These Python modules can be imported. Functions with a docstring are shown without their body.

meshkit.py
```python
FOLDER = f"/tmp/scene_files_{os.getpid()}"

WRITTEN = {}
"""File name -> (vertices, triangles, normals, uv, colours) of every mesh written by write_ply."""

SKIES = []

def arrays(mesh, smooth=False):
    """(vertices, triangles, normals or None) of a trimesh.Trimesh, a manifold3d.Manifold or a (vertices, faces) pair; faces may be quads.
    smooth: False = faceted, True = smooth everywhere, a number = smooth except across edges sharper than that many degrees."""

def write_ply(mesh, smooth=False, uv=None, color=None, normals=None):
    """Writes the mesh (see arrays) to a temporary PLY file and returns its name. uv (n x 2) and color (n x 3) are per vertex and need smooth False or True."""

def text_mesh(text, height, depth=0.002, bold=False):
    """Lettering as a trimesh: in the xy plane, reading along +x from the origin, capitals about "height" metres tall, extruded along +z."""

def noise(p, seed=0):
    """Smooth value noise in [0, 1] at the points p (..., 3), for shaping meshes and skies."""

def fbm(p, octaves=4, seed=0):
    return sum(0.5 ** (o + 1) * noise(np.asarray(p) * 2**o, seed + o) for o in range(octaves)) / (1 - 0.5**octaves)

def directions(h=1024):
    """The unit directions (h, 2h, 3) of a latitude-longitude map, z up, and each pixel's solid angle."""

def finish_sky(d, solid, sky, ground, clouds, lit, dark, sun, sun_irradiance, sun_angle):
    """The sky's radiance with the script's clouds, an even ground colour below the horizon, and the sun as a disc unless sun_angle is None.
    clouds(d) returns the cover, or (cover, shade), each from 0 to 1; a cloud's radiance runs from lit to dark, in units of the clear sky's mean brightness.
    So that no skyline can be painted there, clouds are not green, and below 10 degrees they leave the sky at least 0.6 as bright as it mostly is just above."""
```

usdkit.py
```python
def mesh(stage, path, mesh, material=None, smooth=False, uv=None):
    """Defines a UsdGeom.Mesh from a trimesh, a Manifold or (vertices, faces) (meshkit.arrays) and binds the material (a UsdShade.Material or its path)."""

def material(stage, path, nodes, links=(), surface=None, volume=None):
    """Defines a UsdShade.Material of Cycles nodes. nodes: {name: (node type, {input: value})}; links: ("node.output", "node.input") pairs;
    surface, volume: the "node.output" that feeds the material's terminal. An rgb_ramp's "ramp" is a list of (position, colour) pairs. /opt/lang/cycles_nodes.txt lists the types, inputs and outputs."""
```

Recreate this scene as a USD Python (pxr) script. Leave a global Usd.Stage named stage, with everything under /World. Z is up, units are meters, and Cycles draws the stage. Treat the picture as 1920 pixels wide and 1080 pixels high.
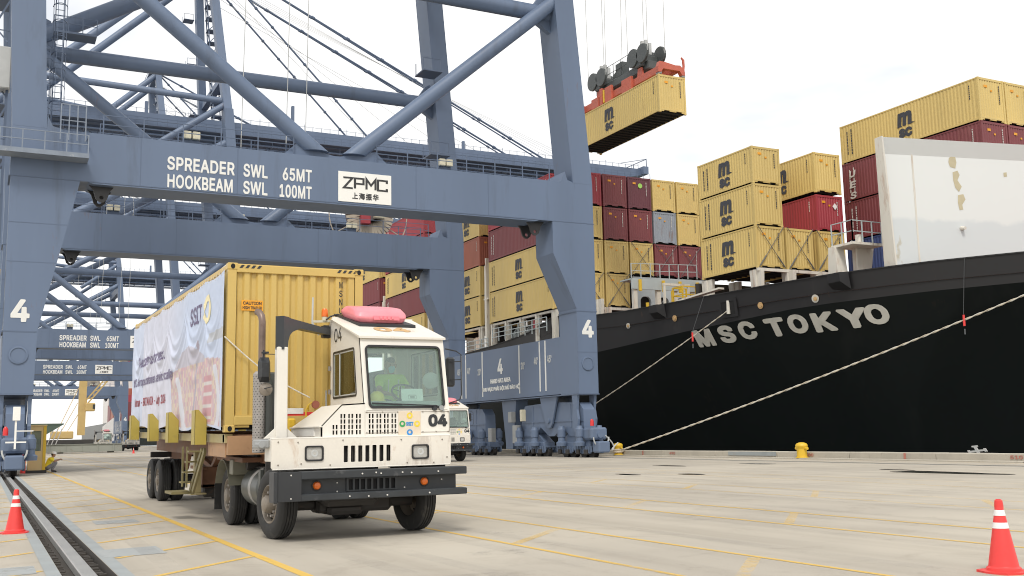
import math, glob, random
import numpy as np, trimesh, manifold3d as m3
from shapely import affinity, box as sbox, union_all
from shapely.geometry import Polygon, Point
from pxr import Gf, Sdf, Usd, UsdGeom, UsdLux, UsdShade, Vt
import usdkit, meshkit

# ------------------------------------------------------------------ camera, sky, sun, exposure
stage = Usd.Stage.CreateInMemory()
UsdGeom.SetStageUpAxis(stage, UsdGeom.Tokens.z)
UsdGeom.SetStageMetersPerUnit(stage, 1.0)
UsdGeom.Xform.Define(stage, '/World'); UsdGeom.Scope.Define(stage, '/World/Looks')
FPX, YAW, PIT, ROL, HGT = 1953.01, math.radians(26.894), math.radians(7.984), math.radians(-1.145), 1.54
fw = np.array([math.sin(YAW)*math.cos(PIT), math.cos(YAW)*math.cos(PIT), math.sin(PIT)])
r0 = np.array([math.cos(YAW), -math.sin(YAW), 0]); u0 = np.cross(r0, fw)
rv = r0*math.cos(ROL)+u0*math.sin(ROL); uv_ = -r0*math.sin(ROL)+u0*math.cos(ROL)
cam = UsdGeom.Camera.Define(stage, '/World/Camera')
cam.AddTransformOp().Set(Gf.Matrix4d(*rv, 0, *uv_, 0, *(-fw), 0, 0, 0, HGT, 1))
cam.CreateHorizontalApertureAttr(36.0); cam.CreateVerticalApertureAttr(20.25)
cam.CreateFocalLengthAttr(36.0*FPX/1920); cam.CreateClippingRangeAttr(Gf.Vec2f(0.1, 5000))
cam.CreateExposureAttr(0.42)
SUN = np.array([-0.30, -0.55, 0.78]); SUN /= np.linalg.norm(SUN)
SEL, SROT = math.asin(SUN[2]), math.atan2(SUN[0], SUN[1])
usdkit.material(stage, '/World/Looks/sky', {
    'sky': ('sky_texture', {'sky_type': 'single_scattering', 'sun_disc': False, 'sun_elevation': SEL, 'sun_rotation': SROT, 'aerosol_density': 2.0}),
    'tc': ('texture_coordinate', {}), 'mp': ('mapping', {'scale': (1.6, 1.6, 4.5)}),
    'n': ('noise_texture', {'scale': 1.7, 'detail': 5.0, 'roughness': 0.55}),
    'r': ('rgb_ramp', {'ramp': [(0.30, (0.60, 0.60, 0.60)), (0.47, (0.90, 0.90, 0.90)), (0.60, (0.98, 0.98, 0.98))]}),
    'mx': ('mix', {'color2': (9.0, 8.9, 8.75)}), 'b': ('background_shader', {'strength': 0.105})},
    [('tc.generated', 'mp.vector'), ('mp.vector', 'n.vector'), ('n.fac', 'r.fac'), ('r.color', 'mx.fac'), ('sky.color', 'mx.color1'), ('mx.color', 'b.color')], surface='b.background')
dome = UsdLux.DomeLight.Define(stage, '/World/sky')
UsdShade.MaterialBindingAPI.Apply(dome.GetPrim()).Bind(UsdShade.Material.Get(stage, '/World/Looks/sky'))
dome.GetPrim().SetCustomDataByKey('kind', 'structure')
sun = UsdLux.DistantLight.Define(stage, '/World/sun')
sun.CreateIntensityAttr(0.38); sun.CreateAngleAttr(14.0); sun.CreateNormalizeAttr(True); sun.CreateColorAttr(Gf.Vec3f(1.0, 0.955, 0.88))
zz = SUN; xx = np.cross([0, 0, 1.0], zz); xx /= np.linalg.norm(xx); yy = np.cross(zz, xx)
sun.AddTransformOp().Set(Gf.Matrix4d(*xx, 0, *yy, 0, *zz, 0, 0, 0, 60, 1))

# ------------------------------------------------------------------ helpers
rng = random.Random(7)
A = np.array
class MB:
    def __init__(s): s.v, s.f, s.n = [], [], 0
    def add(s, V, F):
        V = np.asarray(V, float); F = np.asarray(F, int)
        if F.shape[1] == 4: F = np.vstack([F[:, [0, 1, 2]], F[:, [0, 2, 3]]])
        s.v.append(V); s.f.append(F+s.n); s.n += len(V); return s
    def tm(s, t, M=None):
        V = A(t.vertices) if M is None else M(A(t.vertices)); return s.add(V, A(t.faces))
    def box(s, x0, x1, y0, y1, z0, z1):
        x0, x1 = sorted((x0, x1)); y0, y1 = sorted((y0, y1)); z0, z1 = sorted((z0, z1))
        V = [(x, y, z) for x in (x0, x1) for y in (y0, y1) for z in (z0, z1)]
        return s.add(V, [(0, 1, 3, 2), (4, 6, 7, 5), (0, 4, 5, 1), (2, 3, 7, 6), (0, 2, 6, 4), (1, 5, 7, 3)])
    def cbox(s, x0, x1, y0, y1, z0, z1, c=0.02):
        x0, x1 = sorted((x0, x1)); y0, y1 = sorted((y0, y1)); z0, z1 = sorted((z0, z1)); P = []
        for X, dx in ((x0, c), (x1, -c)):
            for Y, dy in ((y0, c), (y1, -c)):
                for Z, dz in ((z0, c), (z1, -c)): P += [(X, Y+dy, Z+dz), (X+dx, Y, Z+dz), (X+dx, Y+dy, Z)]
        return s.hull(P)
    def hull(s, P):
        h = trimesh.convex.convex_hull(A(P, float)); return s.add(h.vertices, h.faces)
    def bar(s, p, q, w, h=None, up=(0, 0, 1)):
        p, q = A(p, float), A(q, float); h = h or w; d = q-p; d /= np.linalg.norm(d)
        a = np.cross(d, up); a = a if np.linalg.norm(a) > 1e-3 else np.cross(d, (1, 0, 0)); a /= np.linalg.norm(a); b = np.cross(a, d)
        V = [e+i*a*w/2+j*b*h/2 for e in (p, q) for i, j in ((-1, -1), (1, -1), (1, 1), (-1, 1))]
        return s.add(V, [(3, 2, 1, 0), (4, 5, 6, 7), (0, 1, 5, 4), (1, 2, 6, 5), (2, 3, 7, 6), (3, 0, 4, 7)])
    def cyl(s, p, q, r, r2=None, n=12, caps=True):
        return s.lathe(p, A(q, float)-A(p, float), [(r, 0), (r if r2 is None else r2, np.linalg.norm(A(q, float)-A(p, float)))], n, caps)
    def lathe(s, o, d, prof, n=24, caps=True):
        o, d = A(o, float), A(d, float); d = d/np.linalg.norm(d)
        a = np.cross(d, (0, 0, 1)); a = a if np.linalg.norm(a) > 1e-3 else np.cross(d, (1, 0, 0)); a /= np.linalg.norm(a); b = np.cross(d, a)
        t = np.arange(n)*2*math.pi/n; ring = np.cos(t)[:, None]*a+np.sin(t)[:, None]*b
        V = np.vstack([o+d*z+ring*r for r, z in prof]); F = []
        for k in range(len(prof)-1):
            for i in range(n):
                j = (i+1) % n; F.append((k*n+i, k*n+j, (k+1)*n+j, (k+1)*n+i))
        F = [f[::-1] for f in F] if False else F
        s.add(V, F)
        if caps:
            for k, fl in ((0, True), (len(prof)-1, False)):
                r, z = prof[k]
                if r > 1e-6:
                    Vc = np.vstack([o+d*z+ring*r, [o+d*z]]); Fc = [((i+1) % n, i, n) if fl else (i, (i+1) % n, n) for i in range(n)]
                    s.add(Vc, Fc)
        return s
    def tube(s, pts, r, n=8):
        pts = [A(p, float) for p in pts]; V = []; a = None
        for i, p in enumerate(pts):
            d = pts[min(i+1, len(pts)-1)]-pts[max(i-1, 0)]; d /= np.linalg.norm(d)
            if a is None: a = np.cross(d, (0.1, 0.2, 1)); 
            a = a-d*(a@d); a /= np.linalg.norm(a); b = np.cross(d, a)
            rr = r[i] if hasattr(r, '__len__') else r
            V += [p+rr*(math.cos(t)*a+math.sin(t)*b) for t in np.arange(n)*2*math.pi/n]
        F = [(k*n+i, k*n+(i+1) % n, (k+1)*n+(i+1) % n, (k+1)*n+i) for k in range(len(pts)-1) for i in range(n)]
        s.add(V, F); m = len(V)
        s.add(V[:n]+[pts[0]], [((i+1) % n, i, n) for i in range(n)]); s.add(V[-n:]+[pts[-1]], [(i, (i+1) % n, n) for i in range(n)])
        return s
    def plate(s, poly, o, u, v, t):
        """shapely polygon in (u, v) extruded by t along u x v"""
        o, u, v = A(o, float), A(u, float), A(v, float); w = np.cross(u, v); w /= np.linalg.norm(w)
        if not hasattr(poly, 'geom_type'): poly = Polygon(poly)
        for g in getattr(poly, 'geoms', [poly]):
            e = trimesh.creation.extrude_polygon(g, abs(t), engine='earcut'); V = A(e.vertices)
            V[:, 2] *= 1 if t > 0 else -1
            F = A(e.faces) if t > 0 else A(e.faces)[:, ::-1]
            s.add(o+V[:, :1]*u+V[:, 1:2]*v+V[:, 2:]*w, F)
        return s
    def xz(s, poly, y0, y1): return s.plate(poly, (0, y1, 0), (1, 0, 0), (0, 0, 1), y1-y0)      # extrudes towards -y
    def yz(s, poly, x0, x1): return s.plate(poly, (x0, 0, 0), (0, 1, 0), (0, 0, 1), x1-x0)
    def xy(s, poly, z0, z1): return s.plate(poly, (0, 0, z0), (1, 0, 0), (0, 1, 0), z1-z0)
    def arr(s): return np.vstack(s.v), np.vstack(s.f)

COUNT = {}
def numbered(path):
    k = COUNT.get(path, 0); COUNT[path] = k+1
    return path if k == 0 else f'{path}_{k:03d}'
def setdata(prim, **kw):
    for k, v in kw.items():
        if v: prim.SetCustomDataByKey(k, v)
class Thing:
    """an Xform at the thing's base; parts are written in world coordinates (or local ones if loc is the origin)"""
    def __init__(s, name, label, cat, loc=(0, 0, 0), group=None, kind=None):
        s.path = numbered('/World/'+name); s.loc = A(loc, float)
        x = UsdGeom.Xform.Define(stage, s.path); x.AddTranslateOp().Set(Gf.Vec3d(*s.loc)); s.prim = x.GetPrim()
        setdata(s.prim, label=label, category=cat, group=group, kind=kind)
    def part(s, name, mb, mat, parent=None, smooth=False, label=None, kind=None):
        path = numbered(f'{parent or s.path}/{name}')
        if isinstance(mb, MB): V, F = mb.arr()
        else: V, F = A(mb.vertices), A(mb.faces)
        m = usdkit.mesh(stage, path, (V-s.loc, F), LOOK(mat), smooth=smooth); setdata(m.GetPrim(), label=label, kind=kind); return path
def single(name, mb, mat, label=None, cat=None, group=None, kind=None, smooth=False):
    path = numbered('/World/'+name); V, F = mb.arr() if isinstance(mb, MB) else (mb.vertices, mb.faces)
    m = usdkit.mesh(stage, path, (V, F), LOOK(mat), smooth=smooth); setdata(m.GetPrim(), label=label, category=cat, group=group, kind=kind); return path
def copy(src, name, label, cat, loc, group=None, rotz=0, scale=None):
    x = UsdGeom.Xform.Define(stage, numbered('/World/'+name)); p = x.GetPrim()
    p.GetReferences().AddInternalReference(src); p.SetInstanceable(True)
    x.ClearXformOpOrder(); x.AddTransformOp().Set(Gf.Matrix4d().SetRotate(Gf.Rotation(Gf.Vec3d(0, 0, 1), rotz))*Gf.Matrix4d().SetTranslate(Gf.Vec3d(*map(float, loc))))
    setdata(p, label=label, category=cat, group=group); return p

FONTS = {'sans': 'Inter.woff2', 'cjk': 'Noto Sans CJK Regular.woff2', 'mono': 'DejaVuSansMono.woff2'}
TEXTS = {}
def text_poly(text, height, font='sans', stroke=2, stretch=1.0, space=0):
    """lettering as a shapely shape: capitals "height" tall, starting at the origin"""
    key = (text, font, stroke, space)
    if key not in TEXTS:
        from PIL import Image, ImageDraw, ImageFont
        F = ImageFont.truetype(glob.glob('/opt/blender-*/*/datafiles/fonts/'+FONTS[font])[0], 96)
        def one(t):
            x0, y0, x1, y1 = F.getbbox(t, anchor='ls', stroke_width=stroke)
            im = Image.new('L', (int(x1-x0+8), int(y1-y0+8))); ImageDraw.Draw(im).text((4-x0, 4-y0), t, 255, F, anchor='ls', stroke_width=stroke)
            on = np.pad(np.asarray(im) > 127, ((0, 0), (1, 1))).astype(np.int8)
            ro, st = np.nonzero(np.diff(on, axis=1) == 1); en = np.nonzero(np.diff(on, axis=1) == -1)[1]
            sh = union_all(sbox(st, -ro-1, en, -ro)).buffer(0.7).buffer(-0.7).simplify(1.0)
            return affinity.translate(sh, x0-4, 4-y0)
        if space:
            out, x = [], 0
            for ch in text:
                if ch != ' ': out.append(affinity.translate(one(ch), x, 0))
                x += F.getlength(ch)+space
            TEXTS[key] = union_all(out)
        else: TEXTS[key] = one(text)
    s = height/70.0
    return affinity.scale(TEXTS[key], s*stretch, s, origin=(0, 0))
def fit_poly(p, w=None, h=None, center=True):
    x0, y0, x1, y1 = p.bounds; sx = w/(x1-x0) if w else None; sy = h/(y1-y0) if h else None
    sx = sx or sy; sy = sy or sx
    p = affinity.scale(affinity.translate(p, -x0, -y0), sx, sy, origin=(0, 0))
    return affinity.translate(p, -sx*(x1-x0)/2, -sy*(y1-y0)/2) if center else p

# ------------------------------------------------------------------ materials
LOOKS = {}
def LOOK(m): return LOOKS[m] if isinstance(m, str) else m
def mat(name, base, rough=0.5, var=0.10, scale=0.7, dirt=None, damt=0.0, streak=1.0, metal=0.0, bump=0.0, bscale=30, fine=0.04, spec=0.5, obj=False, rust=0.0, rcol=(0.17, 0.075, 0.035)):
    """paint or metal with slow tonal drift, fine mottling and, with damt, grime or rust in streaks and blotches"""
    b = A(base, float); d = A(dirt if dirt is not None else b*0.45, float)
    N = {'g': ('geometry', {}), 'tc': ('texture_coordinate', {}), 'mp': ('mapping', {'scale': (scale, scale, scale*streak)}),
         'n1': ('noise_texture', {'scale': 1.0, 'detail': 6.0, 'roughness': 0.6}),
         'n2': ('noise_texture', {'scale': 2.3, 'detail': 8.0, 'roughness': 0.68, 'distortion': 0.4}),
         'n3': ('noise_texture', {'scale': bscale, 'detail': 3.0}),
         'r1': ('rgb_ramp', {'ramp': [(0.28, b*(1-var)), (0.5, b), (0.72, np.minimum(b*(1+var*0.8), 0.92))]}),
         'r2': ('rgb_ramp', {'ramp': [(0.70-0.30*damt, (0, 0, 0)), (0.86-0.22*damt, (min(1, 0.35+damt),)*3)]}),
         'r3': ('rgb_ramp', {'ramp': [(0.3, (1-fine,)*3), (0.7, (1, 1, 1))]}),
         'm1': ('mix', {'color2': d}), 'm2': ('mix', {'mix_type': 'multiply', 'fac': 1.0}),
         'rr': ('map_range', {'from_min': 0.3, 'from_max': 0.7, 'to_min': max(0.05, rough-0.08), 'to_max': min(1, rough+0.1)}),
         'p': ('principled_bsdf', {'roughness': rough, 'metallic': metal, 'specular_ior_level': spec})}
    if rust:
        N.update({'mr': ('mapping', {'scale': (2.6, 2.6, .55)}), 'nr': ('noise_texture', {'scale': 1.0, 'detail': 10.0, 'roughness': 0.72}), 'nq': ('noise_texture', {'scale': .22, 'detail': 2.0}), 'ar': ('math', {'math_type': 'multiply_add', 'value2': .55}),
                  'rq': ('rgb_ramp', {'ramp': [(1.0-.12*rust, (0, 0, 0)), (1.12-.10*rust, (min(1, .5+rust*.4),)*3)]}), 'mR': ('mix', {'color2': rcol})})
    src = 'tc.object' if obj else 'g.position'
    L = [(src, 'mp.vector'), ('mp.vector', 'n1.vector'), ('mp.vector', 'n2.vector'), (src, 'n3.vector'), ('n1.fac', 'r1.fac'), ('n2.fac', 'r2.fac'), ('n3.fac', 'r3.fac'),
         ('r1.color', 'm1.color1'), ('r3.color', 'm2.color2'), ('m1.color', 'm2.color1'), ('m2.color', 'p.base_color'), ('n1.fac', 'rr.value'), ('rr.result', 'p.roughness')]
    if damt > 0: L.append(('r2.color', 'm1.fac'))
    else: N['m1'][1]['fac'] = 0.0
    if bump:
        N['b'] = ('bump', {'strength': bump, 'distance': 0.01}); L += [('n3.fac', 'b.height'), ('b.normal', 'p.normal')]
    if rust:
        L = [l for l in L if l != ('m2.color', 'p.base_color')]+[(src, 'mr.vector'), ('mr.vector', 'nr.vector'), (src, 'nq.vector'), ('nr.fac', 'ar.value3'), ('nq.fac', 'ar.value1'), ('ar.value', 'rq.fac'), ('rq.color', 'mR.fac'), ('m2.color', 'mR.color1'), ('mR.color', 'p.base_color')]
    LOOKS[name] = usdkit.material(stage, '/World/Looks/'+name, N, L, surface='p.BSDF'); return name

RUST = (0.16, 0.065, 0.03)
mat('crane_blue', (0.116, 0.158, 0.240), 0.5, 0.13, 0.22, dirt=(0.080, 0.102, 0.145), damt=0.5, streak=0.12, rust=0.35)
mat('crane_trim', (0.095, 0.130, 0.200), 0.5, 0.1, 0.5)
mat('white_mark', (0.72, 0.72, 0.69), 0.6, 0.05, 1.0)
mat('steel_grey', (0.30, 0.31, 0.31), 0.45, 0.15, 1.5, damt=0.3, dirt=RUST)
mat('galvanised', (0.48, 0.49, 0.48), 0.4, 0.12, 1.2)
mat('cream_white', (0.74, 0.71, 0.645), 0.42, 0.05, 0.9, dirt=(0.50, 0.40, 0.28), damt=0.22, streak=0.35, fine=0.03)
mat('cream_white_rust', (0.72, 0.68, 0.605), 0.45, 0.06, 1.4, dirt=(0.42, 0.24, 0.12), damt=0.34, streak=0.6, rust=0.42)
mat('black_paint', (0.022, 0.024, 0.027), 0.42, 0.25, 1.5, dirt=(0.10, 0.10, 0.10), damt=0.25)
mat('bumper_black', (0.026, 0.030, 0.034), 0.40, 0.3, 2.0, dirt=(0.12, 0.12, 0.12), damt=0.35)
mat('dark_void', (0.008, 0.008, 0.009), 0.8)
mat('rubber', (0.022, 0.022, 0.022), 0.72, 0.25, 3.0, dirt=(0.08, 0.075, 0.065), damt=0.45, bump=0.15, bscale=60)
mat('rubber_seal', (0.015, 0.015, 0.016), 0.5)
mat('rim_dirty', (0.23, 0.20, 0.165), 0.55, 0.2, 4.0, dirt=(0.10, 0.06, 0.035), damt=0.5)
mat('container_yellow', (0.615, 0.458, 0.165), 0.48, 0.15, 0.22, dirt=(0.38, 0.25, 0.085), damt=0.25, streak=0.2, rust=0.25)
mat('container_gold', (0.585, 0.415, 0.125), 0.45, 0.05, 0.8, dirt=(0.36, 0.23, 0.08), damt=0.16, streak=0.2, rust=0.1)
mat('container_maroon', (0.19, 0.045, 0.050), 0.5, 0.15, 0.22, dirt=(0.26, 0.12, 0.10), damt=0.35, streak=0.2, rust=0.4)
mat('container_plum', (0.13, 0.035, 0.048), 0.5, 0.15, 0.22, dirt=(0.18, 0.08, 0.08), damt=0.25, streak=0.2, rust=0.3)
mat('container_red', (0.33, 0.042, 0.055), 0.5, 0.15, 0.22, dirt=(0.22, 0.09, 0.07), damt=0.35, streak=0.2, rust=0.5)
mat('container_orange', (0.33, 0.105, 0.065), 0.52, 0.12, 0.5, dirt=(0.22, 0.09, 0.06), damt=0.4, streak=0.2, rust=0.6)
mat('container_grey', (0.27, 0.30, 0.34), 0.5, 0.12, 0.8, dirt=(0.24, 0.14, 0.08), damt=0.45, streak=0.2, rust=0.8)
mat('container_blue', (0.035, 0.06, 0.17), 0.5, 0.12, 0.5, damt=0.3, streak=0.2)
mat('container_floor', (0.018, 0.020, 0.021), 0.7, 0.25, 1.0, dirt=(0.05, 0.04, 0.03), damt=0.3)
mat('logo_dark', (0.045, 0.048, 0.06), 0.6, 0.2, 3.0)
mat('mark_white', (0.62, 0.60, 0.56), 0.6)
mat('sticker_orange', (0.75, 0.33, 0.02), 0.5)
mat('sticker_green', (0.35, 0.65, 0.12), 0.5)
mat('hull_black', (0.0055, 0.0075, 0.0075), 0.5, 0.2, 0.15, dirt=(0.013, 0.0145, 0.014), damt=0.4, streak=0.15, spec=0.16, rust=.35, rcol=(.03, .02, .015))
mat('hull_band', (0.0105, 0.010, 0.011), 0.55, 0.3, 0.25, dirt=(0.032, 0.028, 0.027), damt=0.45, streak=0.3, rust=0.4)
mat('hull_letter', (0.54, 0.52, 0.46), 0.6, 0.12, 1.5)
mat('deck_paint', (0.20, 0.09, 0.07), 0.7, 0.2, 0.6)
mat('ship_white', (0.66, 0.63, 0.56), 0.5, 0.08, 0.7, dirt=(0.36, 0.17, 0.08), damt=0.50, streak=0.22, rust=0.9)
mat('ship_grey', (0.42, 0.47, 0.48), 0.5, 0.08, 0.7, dirt=(0.33, 0.22, 0.14), damt=0.30, streak=0.22, rust=0.6)
mat('safety_yellow', (0.68, 0.44, 0.03), 0.45, 0.08, 1.5, dirt=(0.40, 0.25, 0.05), damt=0.25)
mat('guide_yellow', (0.40, 0.31, 0.06), 0.5, 0.10, 1.5, dirt=(0.26, 0.20, 0.07), damt=0.45)
mat('trailer_tan', (0.36, 0.30, 0.15), 0.55, 0.12, 1.5, dirt=(0.17, 0.09, 0.045), damt=0.4, rust=0.5)
mat('trailer_plate', (0.40, 0.235, 0.125), 0.6, 0.2, 1.3, dirt=(0.22, 0.11, 0.06), damt=0.5)
mat('trailer_rust', (0.20, 0.098, 0.055), 0.65, 0.25, 1.3, dirt=(0.08, 0.045, 0.03), damt=0.5)
mat('chassis_dark', (0.035, 0.032, 0.030), 0.65, 0.3, 2.0, dirt=(0.09, 0.05, 0.03), damt=0.4)
mat('olive_metal', (0.22, 0.215, 0.165), 0.5, 0.12, 2.0, damt=0.3)
mat('tank_grey', (0.045, 0.05, 0.046), 0.38, 0.15, 2.0, damt=0.3)
mat('tank_band', (0.24, 0.235, 0.225), 0.35, 0.1, 2.0)
mat('muffler', (0.34, 0.32, 0.30), 0.4, 0.15, 4.0, metal=0.4, dirt=(0.20, 0.10, 0.06), damt=0.35)
mat('pipe_brown', (0.20, 0.145, 0.12), 0.4, 0.2, 3.0, metal=0.4, dirt=(0.12, 0.06, 0.04), damt=0.4)
mat('pink_plastic', (0.82, 0.26, 0.30), 0.35, 0.10, 2.0, dirt=(0.80, 0.46, 0.44), damt=0.3)
mat('orange_lens', (0.80, 0.17, 0.02), 0.2)
mat('red_lens', (0.6, 0.03, 0.03), 0.25)
mat('lamp_lens', (0.42, 0.41, 0.38), 0.12, 0.2, 14.0, spec=0.9)
mat('cone_red', (0.74, 0.05, 0.045), 0.42, 0.06, 4.0, dirt=(0.45, 0.05, 0.04), damt=0.25)
mat('reflect_white', (0.80, 0.79, 0.77), 0.35, 0.04, 6.0)
mat('skin', (0.33, 0.19, 0.13), 0.55, 0.06, 8.0)
mat('vest_lime', (0.50, 0.75, 0.08), 0.7, 0.06, 6.0)
mat('vest_yellow', (0.78, 0.62, 0.03), 0.7, 0.06, 6.0)
mat('cloth_grey', (0.22, 0.22, 0.23), 0.8, 0.1, 6.0)
mat('cloth_dark', (0.03, 0.032, 0.04), 0.8, 0.1, 6.0)
mat('hair_black', (0.012, 0.010, 0.009), 0.6)
mat('mask_blue', (0.25, 0.55, 0.70), 0.7)
mat('helmet_yellow', (0.75, 0.60, 0.04), 0.3)
mat('helmet_white', (0.80, 0.79, 0.76), 0.3)
mat('interior_grey', (0.30, 0.34, 0.33), 0.6, 0.1, 3.0)
mat('paper_white', (0.80, 0.82, 0.80), 0.7)
mat('emblem_blue', (0.03, 0.25, 0.62), 0.5); mat('emblem_green', (0.05, 0.32, 0.10), 0.5); mat('emblem_gold', (0.78, 0.60, 0.06), 0.5); mat('emblem_ground', (0.70, 0.60, 0.47), 0.55)
mat('ochre_worn', (0.55, 0.36, 0.17), 0.6, 0.2, 6.0)
mat('rope_line', (0.50, 0.43, 0.33), 0.8, 0.35, 9.0, bump=0.5, bscale=20)
mat('rope_white', (0.62, 0.58, 0.50), 0.8, 0.3, 25.0)
mat('wire_dark', (0.10, 0.105, 0.11), 0.5)
mat('spreader_orange', (0.50, 0.115, 0.07), 0.48, 0.12, 1.2, dirt=(0.28, 0.11, 0.08), damt=0.4)
mat('headblock_grey', (0.075, 0.085, 0.085), 0.45, 0.2, 1.5, damt=0.3)
mat('harbour_yellow', (0.52, 0.37, 0.15), 0.5, 0.08, 0.5, damt=0.2)
mat('booth_tan', (0.62, 0.46, 0.22), 0.5, 0.07, 1.0, dirt=(0.30, 0.20, 0.10), damt=0.3)
mat('hatch_grey', (0.30, 0.31, 0.27), 0.6, 0.12, 0.5, dirt=(0.22, 0.17, 0.12), damt=0.35)
mat('hopper_green', (0.15, 0.21, 0.16), 0.6, 0.15, 0.4, damt=0.3)
mat('far_white', (0.68, 0.66, 0.64), 0.6, 0.06, 0.3, dirt=(0.5, 0.3, 0.25), damt=0.25)
mat('kerb_concrete', (0.42, 0.385, 0.32), 0.8, 0.14, 0.9, dirt=(0.20, 0.175, 0.14), damt=0.4, streak=0.5, bump=0.3, bscale=18)
mat('kerb_red', (0.42, 0.17, 0.13), 0.7, 0.2, 4.0)
mat('groove_dark', (0.05, 0.043, 0.036), 0.85, 0.3, 4.0, bump=0.4, bscale=25)
mat('rail_steel', (0.30, 0.30, 0.29), 0.42, 0.15, 1.0, dirt=(0.17, 0.14, 0.12), damt=0.4)
mat('strip_grey', (0.29, 0.315, 0.32), 0.75, 0.12, 1.2, dirt=(0.30, 0.27, 0.22), damt=0.4)
mat('platform_grey', (0.20, 0.235, 0.29), 0.5, 0.15, 2.0, dirt=(0.42, 0.42, 0.40), damt=0.35)
mat('lug_black', (0.03, 0.03, 0.032), 0.5)
mat('lamp_cream', (0.62, 0.58, 0.44), 0.4)
mat('reel_brown', (0.17, 0.145, 0.15), 0.6, 0.15, 1.0)
mat('reel_tan', (0.44, 0.38, 0.30), 0.5)
mat('notice_white', (0.80, 0.79, 0.75), 0.5, 0.03, 1.0)
def glassmat(name, tint, gloss, haze=0.0):
    LOOKS[name] = usdkit.material(stage, '/World/Looks/'+name, {'f': ('fresnel', {'IOR': 1.45}), 'ad': ('math', {'math_type': 'add', 'value2': gloss}), 't': ('transparent_bsdf', {'color': tint}),
        'g': ('glossy_bsdf', {'color': (0.9, 0.95, 0.93), 'roughness': 0.03}), 'm': ('mix_closure', {}), 'd': ('diffuse_bsdf', {'color': (0.62, 0.72, 0.68)}), 'm2': ('mix_closure', {'fac': haze})},
        [('f.fac', 'ad.value1'), ('ad.value', 'm.fac'), ('t.BSDF', 'm.closure1'), ('g.BSDF', 'm.closure2'), ('m.closure', 'm2.closure1'), ('d.BSDF', 'm2.closure2')], surface='m2.closure')
glassmat('glass', (0.86, 0.96, 0.92), 0.02, 0.07)
glassmat('glass_side', (0.80, 0.82, 0.72), 0.04)

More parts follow.
